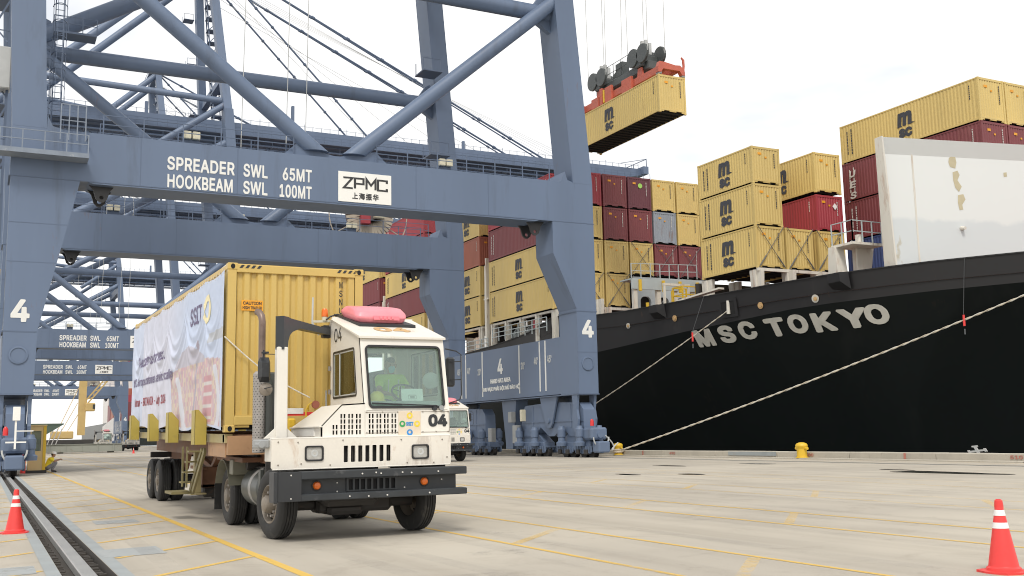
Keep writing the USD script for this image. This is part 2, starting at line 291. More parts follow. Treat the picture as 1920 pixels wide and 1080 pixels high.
# quay concrete: pours of different tone, tyre and oil stains, grain
LOOKS['quay_concrete'] = usdkit.material(stage, '/World/Looks/quay_concrete', {
    'g': ('geometry', {}), 'mp': ('mapping', {'scale': (0.20, 0.05, 1)}), 'mq': ('mapping', {'scale': (0.5, 0.5, 1)}), 'ms': ('mapping', {'scale': (1.6, 0.10, 1)}),
    'n1': ('noise_texture', {'scale': 1.0, 'detail': 5.0}), 'n2': ('noise_texture', {'scale': 1.6, 'detail': 9.0, 'roughness': 0.7, 'distortion': 0.6}),
    'n3': ('noise_texture', {'scale': 55.0, 'detail': 4.0}), 'n4': ('noise_texture', {'scale': 1.0, 'detail': 5.0}), 'n5': ('noise_texture', {'scale': 0.16, 'detail': 3.0}),
    'v': ('voronoi_texture', {'feature': 'distance_to_edge', 'scale': 0.45}) if False else ('noise_texture', {'scale': 3.5, 'detail': 10.0, 'roughness': 0.75}),
    'r1': ('rgb_ramp', {'ramp': [(0.30, (0.425, 0.385, 0.318)), (0.5, (0.465, 0.423, 0.351)), (0.72, (0.500, 0.457, 0.382))]}),
    'r2': ('rgb_ramp', {'ramp': [(0.28, (0.70, 0.68, 0.66)), (0.47, (1, 1, 1))]}),
    'r3': ('rgb_ramp', {'ramp': [(0.3, (0.90, 0.90, 0.90)), (0.7, (1, 1, 1))]}),
    'r4': ('rgb_ramp', {'ramp': [(0.34, (0.87, 0.865, 0.86)), (0.56, (1, 1, 1))]}),
    'r5': ('rgb_ramp', {'ramp': [(0.40, (0.86, 0.86, 0.87)), (0.58, (1.02, 1.02, 1.02))]}),
    'rv': ('rgb_ramp', {'ramp': [(0.30, (0.74, 0.72, 0.70)), (0.40, (1, 1, 1))]}),
    'm2': ('mix', {'mix_type': 'multiply', 'fac': 0.55}), 'm3': ('mix', {'mix_type': 'multiply', 'fac': 1.0}), 'm4': ('mix', {'mix_type': 'multiply', 'fac': 0.9}), 'm5': ('mix', {'mix_type': 'multiply', 'fac': 0.9}), 'm6': ('mix', {'mix_type': 'multiply', 'fac': 0.8}),
    'b': ('bump', {'strength': 0.25, 'distance': 0.006}), 'p': ('principled_bsdf', {'roughness': 0.78, 'specular_ior_level': 0.35})},
    [('g.position', 'mp.vector'), ('g.position', 'mq.vector'), ('g.position', 'ms.vector'), ('mp.vector', 'n1.vector'), ('mq.vector', 'n2.vector'), ('g.position', 'n3.vector'), ('ms.vector', 'n4.vector'), ('g.position', 'n5.vector'), ('mq.vector', 'v.vector'),
     ('n1.fac', 'r1.fac'), ('n2.fac', 'r2.fac'), ('n3.fac', 'r3.fac'), ('n4.fac', 'r4.fac'), ('n5.fac', 'r5.fac'), ('v.fac', 'rv.fac'),
     ('r1.color', 'm2.color1'), ('r2.color', 'm2.color2'), ('m2.color', 'm3.color1'), ('r3.color', 'm3.color2'), ('m3.color', 'm4.color1'), ('r4.color', 'm4.color2'), ('m4.color', 'm5.color1'), ('r5.color', 'm5.color2'),
     ('m5.color', 'm6.color1'), ('rv.color', 'm6.color2'), ('m6.color', 'p.base_color'), ('n3.fac', 'b.height'), ('b.normal', 'p.normal')], surface='p.BSDF')
def wornmat(name, col, lo, hi, scale):
    LOOKS[name] = usdkit.material(stage, '/World/Looks/'+name, {'g': ('geometry', {}), 'n': ('noise_texture', {'scale': scale, 'detail': 9.0, 'roughness': 0.75}),
        'n2': ('noise_texture', {'scale': 0.35, 'detail': 2.0}), 'ad': ('math', {'math_type': 'multiply_add', 'value2': 0.7, 'value3': 0.0}), 's': ('math', {'math_type': 'add'}),
        'r': ('map_range', {'from_min': lo, 'from_max': hi, 'to_min': 0.0, 'to_max': 0.93, 'clamp': True}),
        'p': ('principled_bsdf', {'base_color': col, 'roughness': 0.7}), 't': ('transparent_bsdf', {'color': (1, 1, 1)}), 'm': ('mix_closure', {})},
        [('g.position', 'n.vector'), ('g.position', 'n2.vector'), ('n2.fac', 'ad.value1'), ('n.fac', 's.value1'), ('ad.value', 's.value2'), ('s.value', 'r.value'), ('r.result', 'm.fac'), ('t.BSDF', 'm.closure1'), ('p.BSDF', 'm.closure2')], surface='m.closure')
wornmat('line_yellow', (0.64, 0.42, 0.09), 0.52, 0.80, 9.0)
wornmat('line_faint', (0.62, 0.42, 0.12), 0.68, 1.2, 7.0)
wornmat('grey_patch', (0.34, 0.36, 0.36), 0.55, 0.85, 5.0)
wornmat('oil_stain', (0.10, 0.09, 0.08), 0.86, 1.5, 3.0)
wornmat('tyre_film', (0.12, 0.11, 0.10), 0.72, 3.4, 2.2)
LOOKS['puddle'] = usdkit.material(stage, '/World/Looks/puddle', {'p': ('principled_bsdf', {'base_color': (0.035, 0.035, 0.03), 'roughness': 0.06})}, [], surface='p.BSDF')
LOOKS['water'] = usdkit.material(stage, '/World/Looks/water', {'g': ('geometry', {}), 'n': ('noise_texture', {'scale': 1.2, 'detail': 4.0}), 'b': ('bump', {'strength': 0.4, 'distance': 0.15}),
    'p': ('principled_bsdf', {'base_color': (0.05, 0.065, 0.055), 'roughness': 0.12})}, [('g.position', 'n.vector'), ('n.fac', 'b.height'), ('b.normal', 'p.normal')], surface='p.BSDF')

# ------------------------------------------------------------------ ground
QX = 37.0
g = MB()
for x0, x1 in ((-400, -0.1+0.91+0.1), (1.48, 33.9), (34.5, QX)):
    g.add([(x0, -80, 0), (x1, -80, 0), (x1, 900, 0), (x0, 900, 0)], [(0, 1, 2, 3)])
single('quay_ground', g, 'quay_concrete', kind='structure')
w = MB(); w.add([(-900, -500, -3.2), (1900, -500, -3.2), (1900, 2400, -3.2), (-900, 2400, -3.2)], [(0, 1, 2, 3)]); single('harbour_water', w, 'water', kind='structure')
w = MB(); w.box(36.9, 38.9, -80, 900, -3.4, -0.02); single('quay_wall', w, 'kerb_concrete', kind='structure')
rc = Thing('crane_rail_channel', None, None, kind='structure')
m = MB(); m.add([(0.91, -20, -0.13), (1.48, -20, -0.13), (1.48, 420, -0.13), (0.91, 420, -0.13)], [(0, 1, 2, 3)])
m.add([(0.91, -20, -0.13), (0.91, 420, -0.13), (0.91, 420, 0), (0.91, -20, 0)], [(0, 1, 2, 3)]); m.add([(1.48, -20, -0.13), (1.48, 420, -0.13), (1.48, 420, 0), (1.48, -20, 0)], [(3, 2, 1, 0)])
rc.part('groove', m, 'groove_dark')
m = MB(); m.cbox(1.125, 1.30, -20, 420, -0.129, -0.012, 0.012); rc.part('rail', m, 'rail_steel')
ch = MB()
for k in range(170):
    y = 9.0+k*0.17
    for x in (0.985, 1.39):
        a = rng.uniform(-.015, .015); ch.box(x-0.05+a, x+0.04+a, y, y+0.085, -0.129, -0.062+rng.uniform(-.012, .012))
rc.part('rail_clip', ch, 'groove_dark', kind='stuff')
m = MB(); m.box(33.9, 34.5, -20, 420, -0.06, -0.05); m.box(34.12, 34.28, -20, 420, -0.05, 0.0); rc.part('rail', m, 'rail_steel')
st = MB()
for x0, x1 in ((0.745, 0.905), (1.485, 1.655)): st.add([(x0, -20, 0.004), (x1, -20, 0.004), (x1, 300, 0.004), (x0, 300, 0.004)], [(0, 1, 2, 3)])
single('rail_border_strip', st, 'strip_grey', kind='structure')
def stripe(pts, w, z=0.004):
    m = MB(); p, q = A(pts[0], float), A(pts[1], float); d = (q-p)/np.linalg.norm(q-p); n = A([-d[1], d[0]])*w/2
    m.add([(*(p-n), z), (*(q-n), z), (*(q+n), z), (*(p+n), z)], [(0, 1, 2, 3)]); return m
for i, (x, w_) in enumerate(((3.347, .13), (6.75, .085), (8.50, .085), (11.75, .085), (13.46, .085))): single('lane_line', stripe(((x, -10), (x, 260)), w_), 'line_yellow', kind='structure')
for x in (16.8, 18.6, 22.2, 24.0): single('lane_line', stripe(((x, -10), (x, 200)), .10), 'line_faint', kind='structure')
single('lane_line', stripe(((36.3, 0), (36.3, 60)), .10), 'line_faint', kind='structure')
hm = MB()
for k in range(18):
    y = 10.25+k*2.45
    for s in (stripe(((1.68, y), (3.27, y+1.52)), .10), stripe(((-2.2, y-3.6), (0.72, y-0.9)), .10)): hm.add(*s.arr())
single('hatch_marking', hm, 'line_yellow', kind='structure')
hm = MB()
for k in range(5):
    y = 8.6+k*4.9
    for x in (6.82, 11.82, 16.9): hm.add(*stripe(((x, y), (x+1.60, y+1.65)), .16).arr())
single('hatch_marking', hm, 'line_faint', kind='structure')
for (x, y, a, b) in ((1.95, 15.9, .42, .62), (0.28, 14.4, .38, .5), (2.4, 22.0, .4, .5)):
    single('ground_patch', MB().add([(x-a, y-b, .0046), (x+a, y-b*.8, .0046), (x+a, y+b, .0046), (x-a, y+b*.8, .0046)], [(0, 1, 2, 3)]), 'grey_patch', kind='structure')
def blob(x, y, rx, ry, seed, z=.006):
    t = np.linspace(0, 2*np.pi, 40, endpoint=False); q = 1+.35*(meshkit.noise(np.stack([np.cos(t)*1.5+seed*7, np.sin(t)*1.5, t*0], -1))-.5)*2
    V = np.stack([x+rx*q*np.cos(t), y+ry*q*np.sin(t), t*0+z], -1); V = np.vstack([V, [[x, y, z]]])
    return MB().add(V, [(i, (i+1) % 40, 40) for i in range(40)])
for i, (x, y, rx, ry) in enumerate(((28.4, 24.6, 0.65, 2.0), (22.5, 30.6, .35, .7), (21.0, 32.4, .25, .8), (27.5, 39.0, .30, 1.2), (31.2, 37.5, .35, 1.0), (29.3, 27.6, .25, .8))): single('puddle', blob(x, y, rx, ry, i), 'puddle', kind='structure')
for i, (x, y, rx, ry) in enumerate(((7.4, 15.2, .4, .25), (2.6, 19.8, .5, .3), (5.0, 10.5, .6, .4), (8.9, 15.1, .25, .15), (12.4, 13.6, .5, .2), (6.1, 12.6, .5, .25))): single('oil_stain', blob(x, y, rx, ry, i+20, .0075), 'oil_stain', kind='structure')
for i, (x, y0, y1, w_, dx) in enumerate(((4.35, 4, 60, .30, .1), (6.35, 4, 60, .30, .1), (5.3, 3, 40, .28, -.5), (7.4, 3, 40, .28, -.5), (9.3, 6, 90, .30, .4), (11.2, 6, 90, .30, .4), (14.3, 8, 90, .3, -.6), (16.2, 8, 90, .3, -.6), (20.2, 12, 100, .3, .3), (22.2, 12, 100, .3, .3), (2.1, 8, 30, .28, .2))): single('tyre_mark', stripe(((x, y0), (x+dx, y1)), w_, .0062+i*.00003), 'tyre_film', kind='structure')
kb = Thing('quay_kerb', None, None, kind='structure')
m = MB(); m.cbox(QX, 37.62, -30, 400, -.02, .06, .015); kb.part('kerb_step', m, 'kerb_concrete')
for k in range(22):
    y = 2+k*5.2; kb.part('kerb_block', MB().cbox(37.62+rng.uniform(-.006, .006), 38.55, y, y+5.17, 0, .345+rng.uniform(-.006, .006), .025), 'kerb_concrete')
kb.part('kerb_block', MB().cbox(37.62, 38.55, 116.4, 400, 0, .34, .025), 'kerb_concrete')
kb.part('kerb_repair', MB().box(37.585, 37.6, 43.6, 47.6, .12, .33), 'strip_grey')
for t, y in (('510', 29.1), ('500', 41.1), ('490', 53.0)):
    kb.part('metre_number', MB().plate(fit_poly(text_poly(t, 1, stroke=3), h=.19), (37.605, y, .2), (0, -1.35, 0), (0, 0, .8), .008), 'kerb_red')
for y in (34.9, 56.2): kb.part('metre_tick', MB().box(37.59, 37.606, y-.06, y+.06, .06, .33), 'kerb_red')

# ------------------------------------------------------------------ quay cranes
cr = Thing('quay_crane', 'blue-grey ship-to-shore crane numbered 4, its portal spanning the near roadway', 'crane', (0, 57, 0), 'ship-to-shore cranes along the quay')
O = 57.0                          # local y = world y - O
def P(name, mb, m, **k): return cr.part(name, mb, m, **k)
WS = lambda z: -0.083*(z-17.6)    # the seaward legs lean inland above the portal
LS = lambda z: -0.045*(z-17.6)
FR = ((O, O+2.3), (O+20.6, O+22.9))
ZT = 47.6
for (ya, yb) in FR:
    P('leg', MB().xz([(33.5, 4.0), (34.95, 4.0), (34.95, 14.95), (31.9, 14.95), (31.9, 12.9), (33.5, 9.4)], ya, yb), 'crane_blue')
    P('leg', MB().xz([(33.5, 17.6), (34.95, 17.6), (34.95+WS(53), 53), (33.5+WS(53), 53)], ya+.004, yb-.004), 'crane_blue')
    ct = 5.6 if ya < O+5 else -5.6
    P('mast_leg', MB().hull([(x+WS(z), y+(ct*(z-52.9)/29 if z > 60 else 0), z) for z in (52.9, 82) for x in (33.6, 34.85) for y in (ya+.3, yb-.3)]), 'crane_blue')
    P('leg', MB().xz([(.69, 4.0), (2.16, 4.0), (2.25, 7.2), (3.95, 14.95), (.69, 14.95)], ya, yb), 'crane_blue')
    P('leg', MB().xz([(.66, 17.6), (2.28, 17.6), (2.28+LS(ZT), ZT), (.66+LS(ZT), ZT)], ya+.004, yb-.004), 'crane_blue')
    pb = P('portal_beam', MB().xz(Polygon([(.66, 15.0), (4.2, 15.0), (4.6, 14.87), (30.7, 14.87), (31.2, 15.0), (34.95, 15.0), (34.95, 17.6), (33.6, 17.6), (33.1, 17.75), (32.9, 18.3), (32.6, 17.6), (3.1, 17.6), (2.55, 17.75), (2.28, 18.3), (2.28, 17.6), (.66, 17.6)]).buffer(0), ya+.01, yb-.01), 'crane_blue')
    m = MB(); m.box(.6, 35.0, ya-.012, yb+.012, 14.955, 14.995); P('flange', m, 'crane_trim')
    P('flange', MB().box(.63, 2.2, ya-.012, yb+.012, 7.05, 7.11), 'crane_trim'); P('flange', MB().box(33.45, 35.0, ya-.012, yb+.012, 9.2, 9.27), 'crane_trim')
    for x in (6.9, 12.0, 22.6, 27.4): P('plate_seam', MB().box(x-.025, x+.025, ya+.004, ya+.02, 14.95, 17.58), 'crane_trim')
    for z in (10.6, 12.6): P('plate_seam', MB().box(.69, 2.25+(z-7.2)*.215, ya-.006, ya+.01, z-.02, z+.02), 'crane_trim')
    P('plate_seam', MB().box(33.5, 34.95, ya-.006, ya+.01, 6.6, 6.64), 'crane_trim')
    for x in (5.05, 30.9):
        m = MB(); pl = Polygon([(-.75, .35), (.75, .35), (.42, -.05), (.28, -.5), (.1, -.66), (-.1, -.66), (-.28, -.5), (-.42, -.05)]).difference(Point(0, -.42).buffer(.11))
        for y_ in (ya+.5, yb-.62): P('lifting_lug', MB().xz(affinity.translate(pl, x, 14.72), y_, y_+.12), 'lug_black')
    yc = (ya+yb)/2
    for p, q in (((2.2, 29.2), (17.4, 17.4)), ((18.15, 17.4), (33.2, 30.4))):
        m = MB().cyl((p[0], ya+.52, p[1]), (q[0], ya+.52, q[1]), .46, n=20); d = A([q[0]-p[0], 0, q[1]-p[1]], float); V = m.v[0]
        for Vk in m.v:
            low = Vk[:, 2] < 18.6
            Vk[low] += d*((18.02-Vk[low, 2])/d[2])[:, None]
        P('brace', m, 'crane_blue', smooth=30)
    P('gusset', MB().xz([(14.6, 17.6), (15.4, 18.35), (16.4, 18.10), (17.6, 17.85), (18.0, 17.85), (19.2, 18.10), (20.2, 18.35), (21.0, 17.6)], ya+.45, ya+.60), 'crane_blue')
    P('brace', MB().cyl((1.4, yc, 29.3), (32.6, yc, 29.3), .54, n=20), 'crane_blue', smooth=30)
    P('brace', MB().cyl((1.8, yc, 30.0), (31.5, yc, 47.8), .62, n=20), 'crane_blue', smooth=30)
    P('gusset', MB().xz([(1.6, 27.6), (2.6, 28.2), (3.5, 29.9), (3.1, 31.6), (1.6, 32.3)], yc-.2, yc+.2), 'crane_blue')
    P('gusset', MB().xz([(32.9, 27.8), (31.9, 28.4), (30.9, 29.0), (32.0, 30.6), (32.9, 31.2)], yc-.2, yc+.2), 'crane_blue')
    P('backstay', MB().cyl((29.0, yc+ct, 81), (-4.0, yc+ct*.75, 49.0), .62, n=14), 'crane_blue', smooth=30)
    P('brace', MB().cyl((4.0, yc+ct*.8, 56.5), (31.0, yc+ct*.1, 54.6), .5, n=14), 'crane_blue', smooth=30)
    P('brace', MB().cyl((31.4, yc, 54.2), (21.0, yc, 46.5), .5, n=14), 'crane_blue', smooth=30)
for x0, x1 in ((33.52, 34.93), (.71, 2.14)):
    P('sill_beam', MB().box(x0, x1, O+2.3, O+20.6, 4.05, 7.78), 'crane_blue')
    P('sill_flange', MB().box(x0-.07, x1+.07, O-.02, O+22.92, 3.93, 4.0), 'crane_trim')
    sx = (x0+x1)/2
    P('cross_beam', MB().box(sx+WS(46)-.6 if sx > 20 else sx-1.6, sx+WS(46)+.6 if sx > 20 else sx-.3, O+2.3, O+20.6, 45.6, 47.6), 'crane_blue')
P('cross_beam', MB().box(28.2, 29.3, O+6.5, O+16.4, 80.2, 81.6), 'crane_blue'); P('cross_beam', MB().box(30.6, 31.6, O+2.8, O+20.1, 58.5, 59.6), 'crane_blue')
for c0 in (34.2, 1.42): P('access_cover', MB().lathe((c0, O, 5.9), (0, -1, 0), [(.44, 0), (.44, .06), (.36, .07), (.36, .035), (.0, .035)], 28), 'crane_blue', smooth=30)
# girder and boom
for yg in (O+7.2, O+14.0):
    P('boom_girder', MB().xz([(-24, 50.4), (106, 50.4), (114, 51.9), (114, 53), (-24, 53)], yg, yg+1.3), 'crane_blue')
    P('trolley_rail', MB().box(-24, 110, yg+1.3, yg+1.75, 50.2, 50.55), 'crane_trim')
    s = -1 if yg < O+10 else 1; e = yg if s < 0 else yg+1.3
    P('walkway', MB().box(-24, 113, e, e+s*1.2, 50.6, 50.75), 'crane_trim')
    m = MB()
    for k in range(92):
        x = -22+k*1.5; m.bar((x, e+s*1.15, 50.75), (x, e+s*1.15, 51.85), .06); m.bar((x, yg+.65, 53), (x, yg+.65, 53.9+.35*(k % 5 == 0)), .07)
    for z in (51.35, 51.85): m.bar((-22, e+s*1.15, z), (113, e+s*1.15, z), .05)
    m.bar((-22, yg+.65, 53.85), (113, yg+.65, 53.85), .045)
    P('railing', m, 'crane_trim')
m = MB()
for k in range(34): m.box(-22+k*4.0, -21.6+k*4, O+8.5, O+14.0, 52.2, 52.9)
P('boom_tie', m, 'crane_trim', kind='stuff')
m = MB()
for k in range(60): m.bar((-20+k*2.2, O+8.95, 50.1), (-20+k*2.2, O+8.95, 49.0+.25*math.sin(k*1.7)), .14)
m.bar((-20, O+8.95, 50.0), (111, O+8.95, 50.0), .3); P('festoon', m, 'crane_trim', kind='stuff')
for y_, z_, r_ in ((O+7.0, 49.5, .16), (O+9.6, 49.9, .2), (O+12.2, 49.3, .16), (O+13.8, 49.9, .14), (O+15.2, 49.4, .16)): P('boom_pipe', MB().cyl((-22, y_, z_), (106, y_, z_), r_, n=6), 'crane_blue', smooth=30)
m = MB()
for k in range(44): m.bar((-21+k*2.9, O+6.9, 49.4), (-21+k*2.9, O+15.4, 49.4), .14); m.bar((-21+k*2.9, O+7.0, 49.4), (-21+k*2.9, O+7.0, 50.4), .1)
P('pipe_hanger', m, 'crane_blue', kind='stuff')
for x_, h_ in ((43.5, 4.2), (41.2, 2.2), (60, 1.6), (75, 1.6), (20, 2.0)): P('boom_post', MB().cbox(x_-.25, x_+.25, O+7.6, O+8.1, 53, 53+h_, .05), 'crane_blue')
P('end_frame', MB().box(113, 114.2, O+6.0, O+16.5, 51.8, 53.3), 'crane_blue')
m = MB()
for y in (O+6.4, O+11, O+16): m.bar((114, y, 53.3), (114, y, 55), .12)
m.bar((114, O+6.4, 54.9), (114, O+16, 54.9), .12); m.bar((114, O+6.4, 54.9), (108, O+6.4, 53.5), .1); P('end_railing', m, 'crane_trim')
for ys in (O+7.85, O+14.65):
    for (xe, ze, rr) in ((92.5, 53.0, .19), (91.0, 53.0, .13), (57.5, 53.0, .17)):
        a, b = A([29.2, ys, 81.5]), A([xe, ys+(.7 if rr < .2 else 0), ze]); m = MB().cyl(a, b, rr, n=8)
        for t in np.arange(.08, .97, .1): c_ = a+(b-a)*t; m.cyl(c_-(b-a)*.005, c_+(b-a)*.004, rr*1.6, n=8)
        P('forestay', m, 'crane_trim', smooth=30)
m = MB()
for k in range(5):
    for ys in (O+9.2+k*1.0,): m.cyl((29.5, ys, 79.5), (93+k*3, ys, 54.0), .035, n=5, caps=False)
P('boom_rope', m, 'galvanised')
m = MB()
for k in range(4): m.cyl((57+k*9, O+8.2+k*1.6, 53), (29.0, O+8.2+k*1.6, 79-k), .04, n=5, caps=False)
P('boom_rope', m, 'galvanised')
m = MB()
for x, y in ((30.6, O+10.6), (30.6, O+12.2), (32.0, O+10.6), (32.0, O+12.2)): m.bar((x+.9, y, 47.6), (x-1.5, y, 80), .16)
for k in range(15):
    z = 48.5+k*2.1; xo = .9-2.4*(z-47.6)/32.4; m.bar((30.6+xo, O+10.6, z), (32.0+xo, O+12.2, z+1.9), .1); m.bar((30.6+xo, O+10.6, z), (30.6+xo, O+12.2, z+1.9), .1); m.box(30.4+xo, 32.2+xo, O+10.4, O+12.4, z, z+.08)
P('mast_stair', m, 'crane_trim')
m = MB()
for k in range(40):
    for y in (O+8.6, O+13.9): m.bar((-20+k*3.1, y, 50.6), (-18.5+k*3.1, 2*(O+11.25)-y, 50.6), .22)
P('boom_lattice', m, 'crane_trim', kind='stuff')
for x, y, z1 in ((17.6, O+9.5, 18.2), (18.9, O+9.5, 18.2), (15.2, O+12, 20)): P('hanging_rope', MB().cyl((x, y, 50), (x-.5, y, z1), .03, n=5), 'galvanised')
m = MB().box(27.6, 30.4, O+5, O+18, 82, 82.15)
for k in range(8):
    for x in (27.7, 30.3): m.bar((x, O+5.1+k*1.83, 82), (x, O+5.1+k*1.83, 83.2), .08)
for x in (27.7, 30.3): m.bar((x, O+5.1, 83.2), (x, O+17.9, 83.2), .07)
P('apex_platform', m, 'crane_trim')
P('machinery_house', MB().cbox(-21, -4, O+3.5, O+19.5, 53.2, 59, .15), 'crane_blue')
for z in (24, 31, 38, 45, 57, 66, 74):                 # landings and ladder flights beside the far seaward leg
    x = 33.4+WS(z); m = MB().box(x-1.6, x+.1, O+18.6, O+20.5, z, z+.1)
    for dx, dy in ((-1.55, 18.7), (0, 18.7), (-1.55, 20.4)): m.bar((x+dx, O+dy, z), (x+dx, O+dy, z+1.1), .06)
    m.bar((x-1.55, O+18.7, z+1.1), (x, O+18.7, z+1.1), .05); P('landing', m, 'crane_trim')
def ladder(x, y, z0, z1, hoops=True):
    m = MB()
    for d in (-.22, .22): m.bar((x+d, y, z0), (x+d, y, z1), .05)
    z = z0+.15
    while z < z1: m.bar((x-.22, y, z), (x+.22, y, z), .03); z += .33
    if hoops:
        t = np.linspace(0, math.pi, 9); zs = np.arange(z0+1.8, z1+.01, .9)
        for z in zs:
            pts = [(x+.36*math.cos(a), y-.72*math.sin(a), z) for a in t]
            for p, q in zip(pts, pts[1:]): m.bar(p, q, .035)
        for a in t[1::2]: m.bar((x+.36*math.cos(a), y-.72*math.sin(a), zs[0]), (x+.36*math.cos(a), y-.72*math.sin(a), zs[-1]), .03)
    return m
P('caged_ladder', ladder(2.75, O+1.6, 17.6, 28.5), 'crane_trim'); P('caged_ladder', ladder(2.95, O+21.0, 17.6, 29.5), 'crane_trim')
def rail_run(x0, x1, y, z, n, m=None, h=1.1):
    m = m or MB()
    for k in range(n+1): x = x0+(x1-x0)*k/n; m.bar((x, y, z), (x, y, z+h), .055)
    for q in (.55, 1.0): m.bar((x0, y, z+h*q), (x1, y, z+h*q), .04)
    return m
for y in (O+.25, O+20.85):
    P('railing', rail_run(5.0, 15.2, y, 17.6, 5), 'crane_trim'); P('railing', rail_run(20.2, 31.9, y, 17.6, 6), 'crane_trim')
    P('railing', rail_run(5.0, 15.2, y+1.7, 17.6, 5), 'crane_trim'); P('railing', rail_run(20.2, 31.9, y+1.7, 17.6, 6), 'crane_trim')
for x, y in ((9.6, O+.6), (24.8, O+.6), (7.7, O+21.2), (16.6, O+21.2), (25.5, O+21.2)):
    for dx in (-.24, .24): P('floodlight', MB().cbox(x+dx-.2, x+dx+.2, y-.12, y+.14, 18.0, 18.42, .03), 'lamp_cream')
    P('lamp_bracket', MB().box(x-.4, x+.4, y+.14, y+.2, 17.6, 18.3), 'crane_trim')
m = MB().box(.1, 4.25, O-1.15, O-.02, 15.92, 16.03); m.box(.1, 4.25, O-1.17, O-1.15, 15.92, 16.16); pl_ = P('platform', m, 'platform_grey')
m = rail_run(.12, 4.2, O-1.1, 16.03, 4)
for x in (.12, 4.2):
    m.bar((x, O-1.1, 17.13), (x, O-.02, 17.13), .045)
cr.part('railing', m, 'platform_grey', parent=pl_)
m = rail_run(2.9, 4.1, O-.3, 17.0, 3, h=1.9); P('gate_post', m, 'platform_grey')
m = MB().box(3.2, 6.0, O+19.0, O+20.5, 29.95, 30.1); P('platform', rail_run(3.2, 6.0, O+19.1, 30.1, 3, m), 'crane_trim')
# stair tower and cable trays inland of the landside legs
m = MB()
for x in (-1.0, .35):
    for y in (O+3, O+5.2): m.bar((x, y, 0.3), (x, y, 46), .12)
for k in range(15):
    z = 1.5+k*3.0; m.box(-1.0, .35, O+3, O+5.2, z, z+.06); m.bar((-1.0, O+3.0, z), (.35, O+3.0, z+2.9), .09); m.bar((-1.0, O+2.95, z+1.1), (.35, O+2.95, z+1.1), .05)
    m.bar((.3, O+3.1, z+.5), (-.9, O+5.0, z+2.6), .06)
P('stair_tower', m, 'crane_trim')
for z in (6.6, 8.3, 9.9): P('cable_platform', MB().box(-1.2, .45, O+1.2, O+3.0, z, z+.45), 'safety_yellow')
P('cabinet', MB().cbox(-.5, .5, O+2.6, O+3.6, 20.3, 22.6, .05), 'galvanised')
# gantry drive under each corner
def corner(sx, yc, sgn):
    q = P('equaliser', MB().yz([(yc-4.3, 1.35), (yc-4.2, 3.0), (yc-3.7, 3.45), (yc-1.1, 3.55), (yc+1.1, 3.55), (yc+3.7, 3.45), (yc+4.2, 3.0), (yc+4.3, 1.35), (yc+2.4, 1.35), (yc+1.5, 1.95), (yc+.35, 1.35), (yc-.35, 1.35), (yc-1.5, 1.95), (yc-2.4, 1.35)], sx-.42, sx+.42), 'crane_blue')
    m = MB()
    for x in (sx-.62, sx+.5): m.yz([(yc-1.2, 3.95), (yc+1.2, 3.95), (yc+.45, 2.15), (yc+.2, 1.9), (yc-.2, 1.9), (yc-.45, 2.15)], x, x+.12)
    m.cyl((sx-.7, yc, 2.35), (sx+.7, yc, 2.35), .16, n=14)
    for y_ in (yc-2.6, yc+2.6): m.box(sx-.45, sx+.45, y_-.05, y_+.05, 1.9, 3.4)
    m.box(sx-.46, sx+.46, yc-4.2, yc+4.2, 2.28, 2.36); cr.part('hinge', m, 'crane_blue', parent=q)
    for s in (-1, 1):
        y1 = yc+s*3.0
        cr.part('sub_equaliser', MB().yz([(y1-1.9, .95), (y1-.5, 1.75), (y1+.5, 1.75), (y1+1.9, .95), (y1+1.7, .72), (y1-1.7, .72)], sx-.36, sx+.36), 'crane_blue', parent=q)
        cr.part('brake_housing', MB().cbox(sx-.44, sx+.44, y1-1.9, y1+1.9, .42, .98, .06), 'crane_blue', parent=q)
        for s2 in (-1, 1):
            yb = y1+s2*1.15
            m = MB()
            for x in (sx-.5, sx+.4): m.yz([(yb-.98, .36), (yb-.9, .72), (yb+.9, .72), (yb+.98, .36), (yb+.8, .24), (yb-.8, .24)], x, x+.10)
            m.box(sx-.4, sx+.4, yb-.9, yb+.9, .62, .72)
            for k in range(6): m.bar((sx-.56, yb-.8+k*.32, .28), (sx-.56, yb-.8+k*.32, .72), .05)
            P('bogie', m, 'crane_blue')
            m = MB()
            for s3 in (-1, 1): m.cbox(sx-.66, sx-.40, yb+s3*.48-.2, yb+s3*.48+.2, .2, .5, .04); m.lathe((sx-.16, yb+s3*.48, .315), (1, 0, 0), [(.05, 0), (.38, 0), (.38, .06), (.315, .07), (.315, .25), (.38, .26), (.38, .32), (.05, .32)], 24)
            P('rail_wheel', m, 'chassis_dark', smooth=30)
            for xx in (sx-.72, sx+.72) if s2*s > 0 else (sx-.72,):
                P('drive_motor', MB().lathe((xx, yb, .72), (0, 0, 1), [(.0, 0), (.34, 0), (.36, .22), (.24, .30), (.22, .55), (.27, .58), (.27, 1.05), (.20, 1.14), (.18, 1.26), (0, 1.28)], 16), 'crane_blue', smooth=30)
    P('buffer', MB().cbox(sx-.42, sx+.42, yc+sgn*5.15, yc+sgn*5.95, .30, 1.0, .08), 'crane_blue')
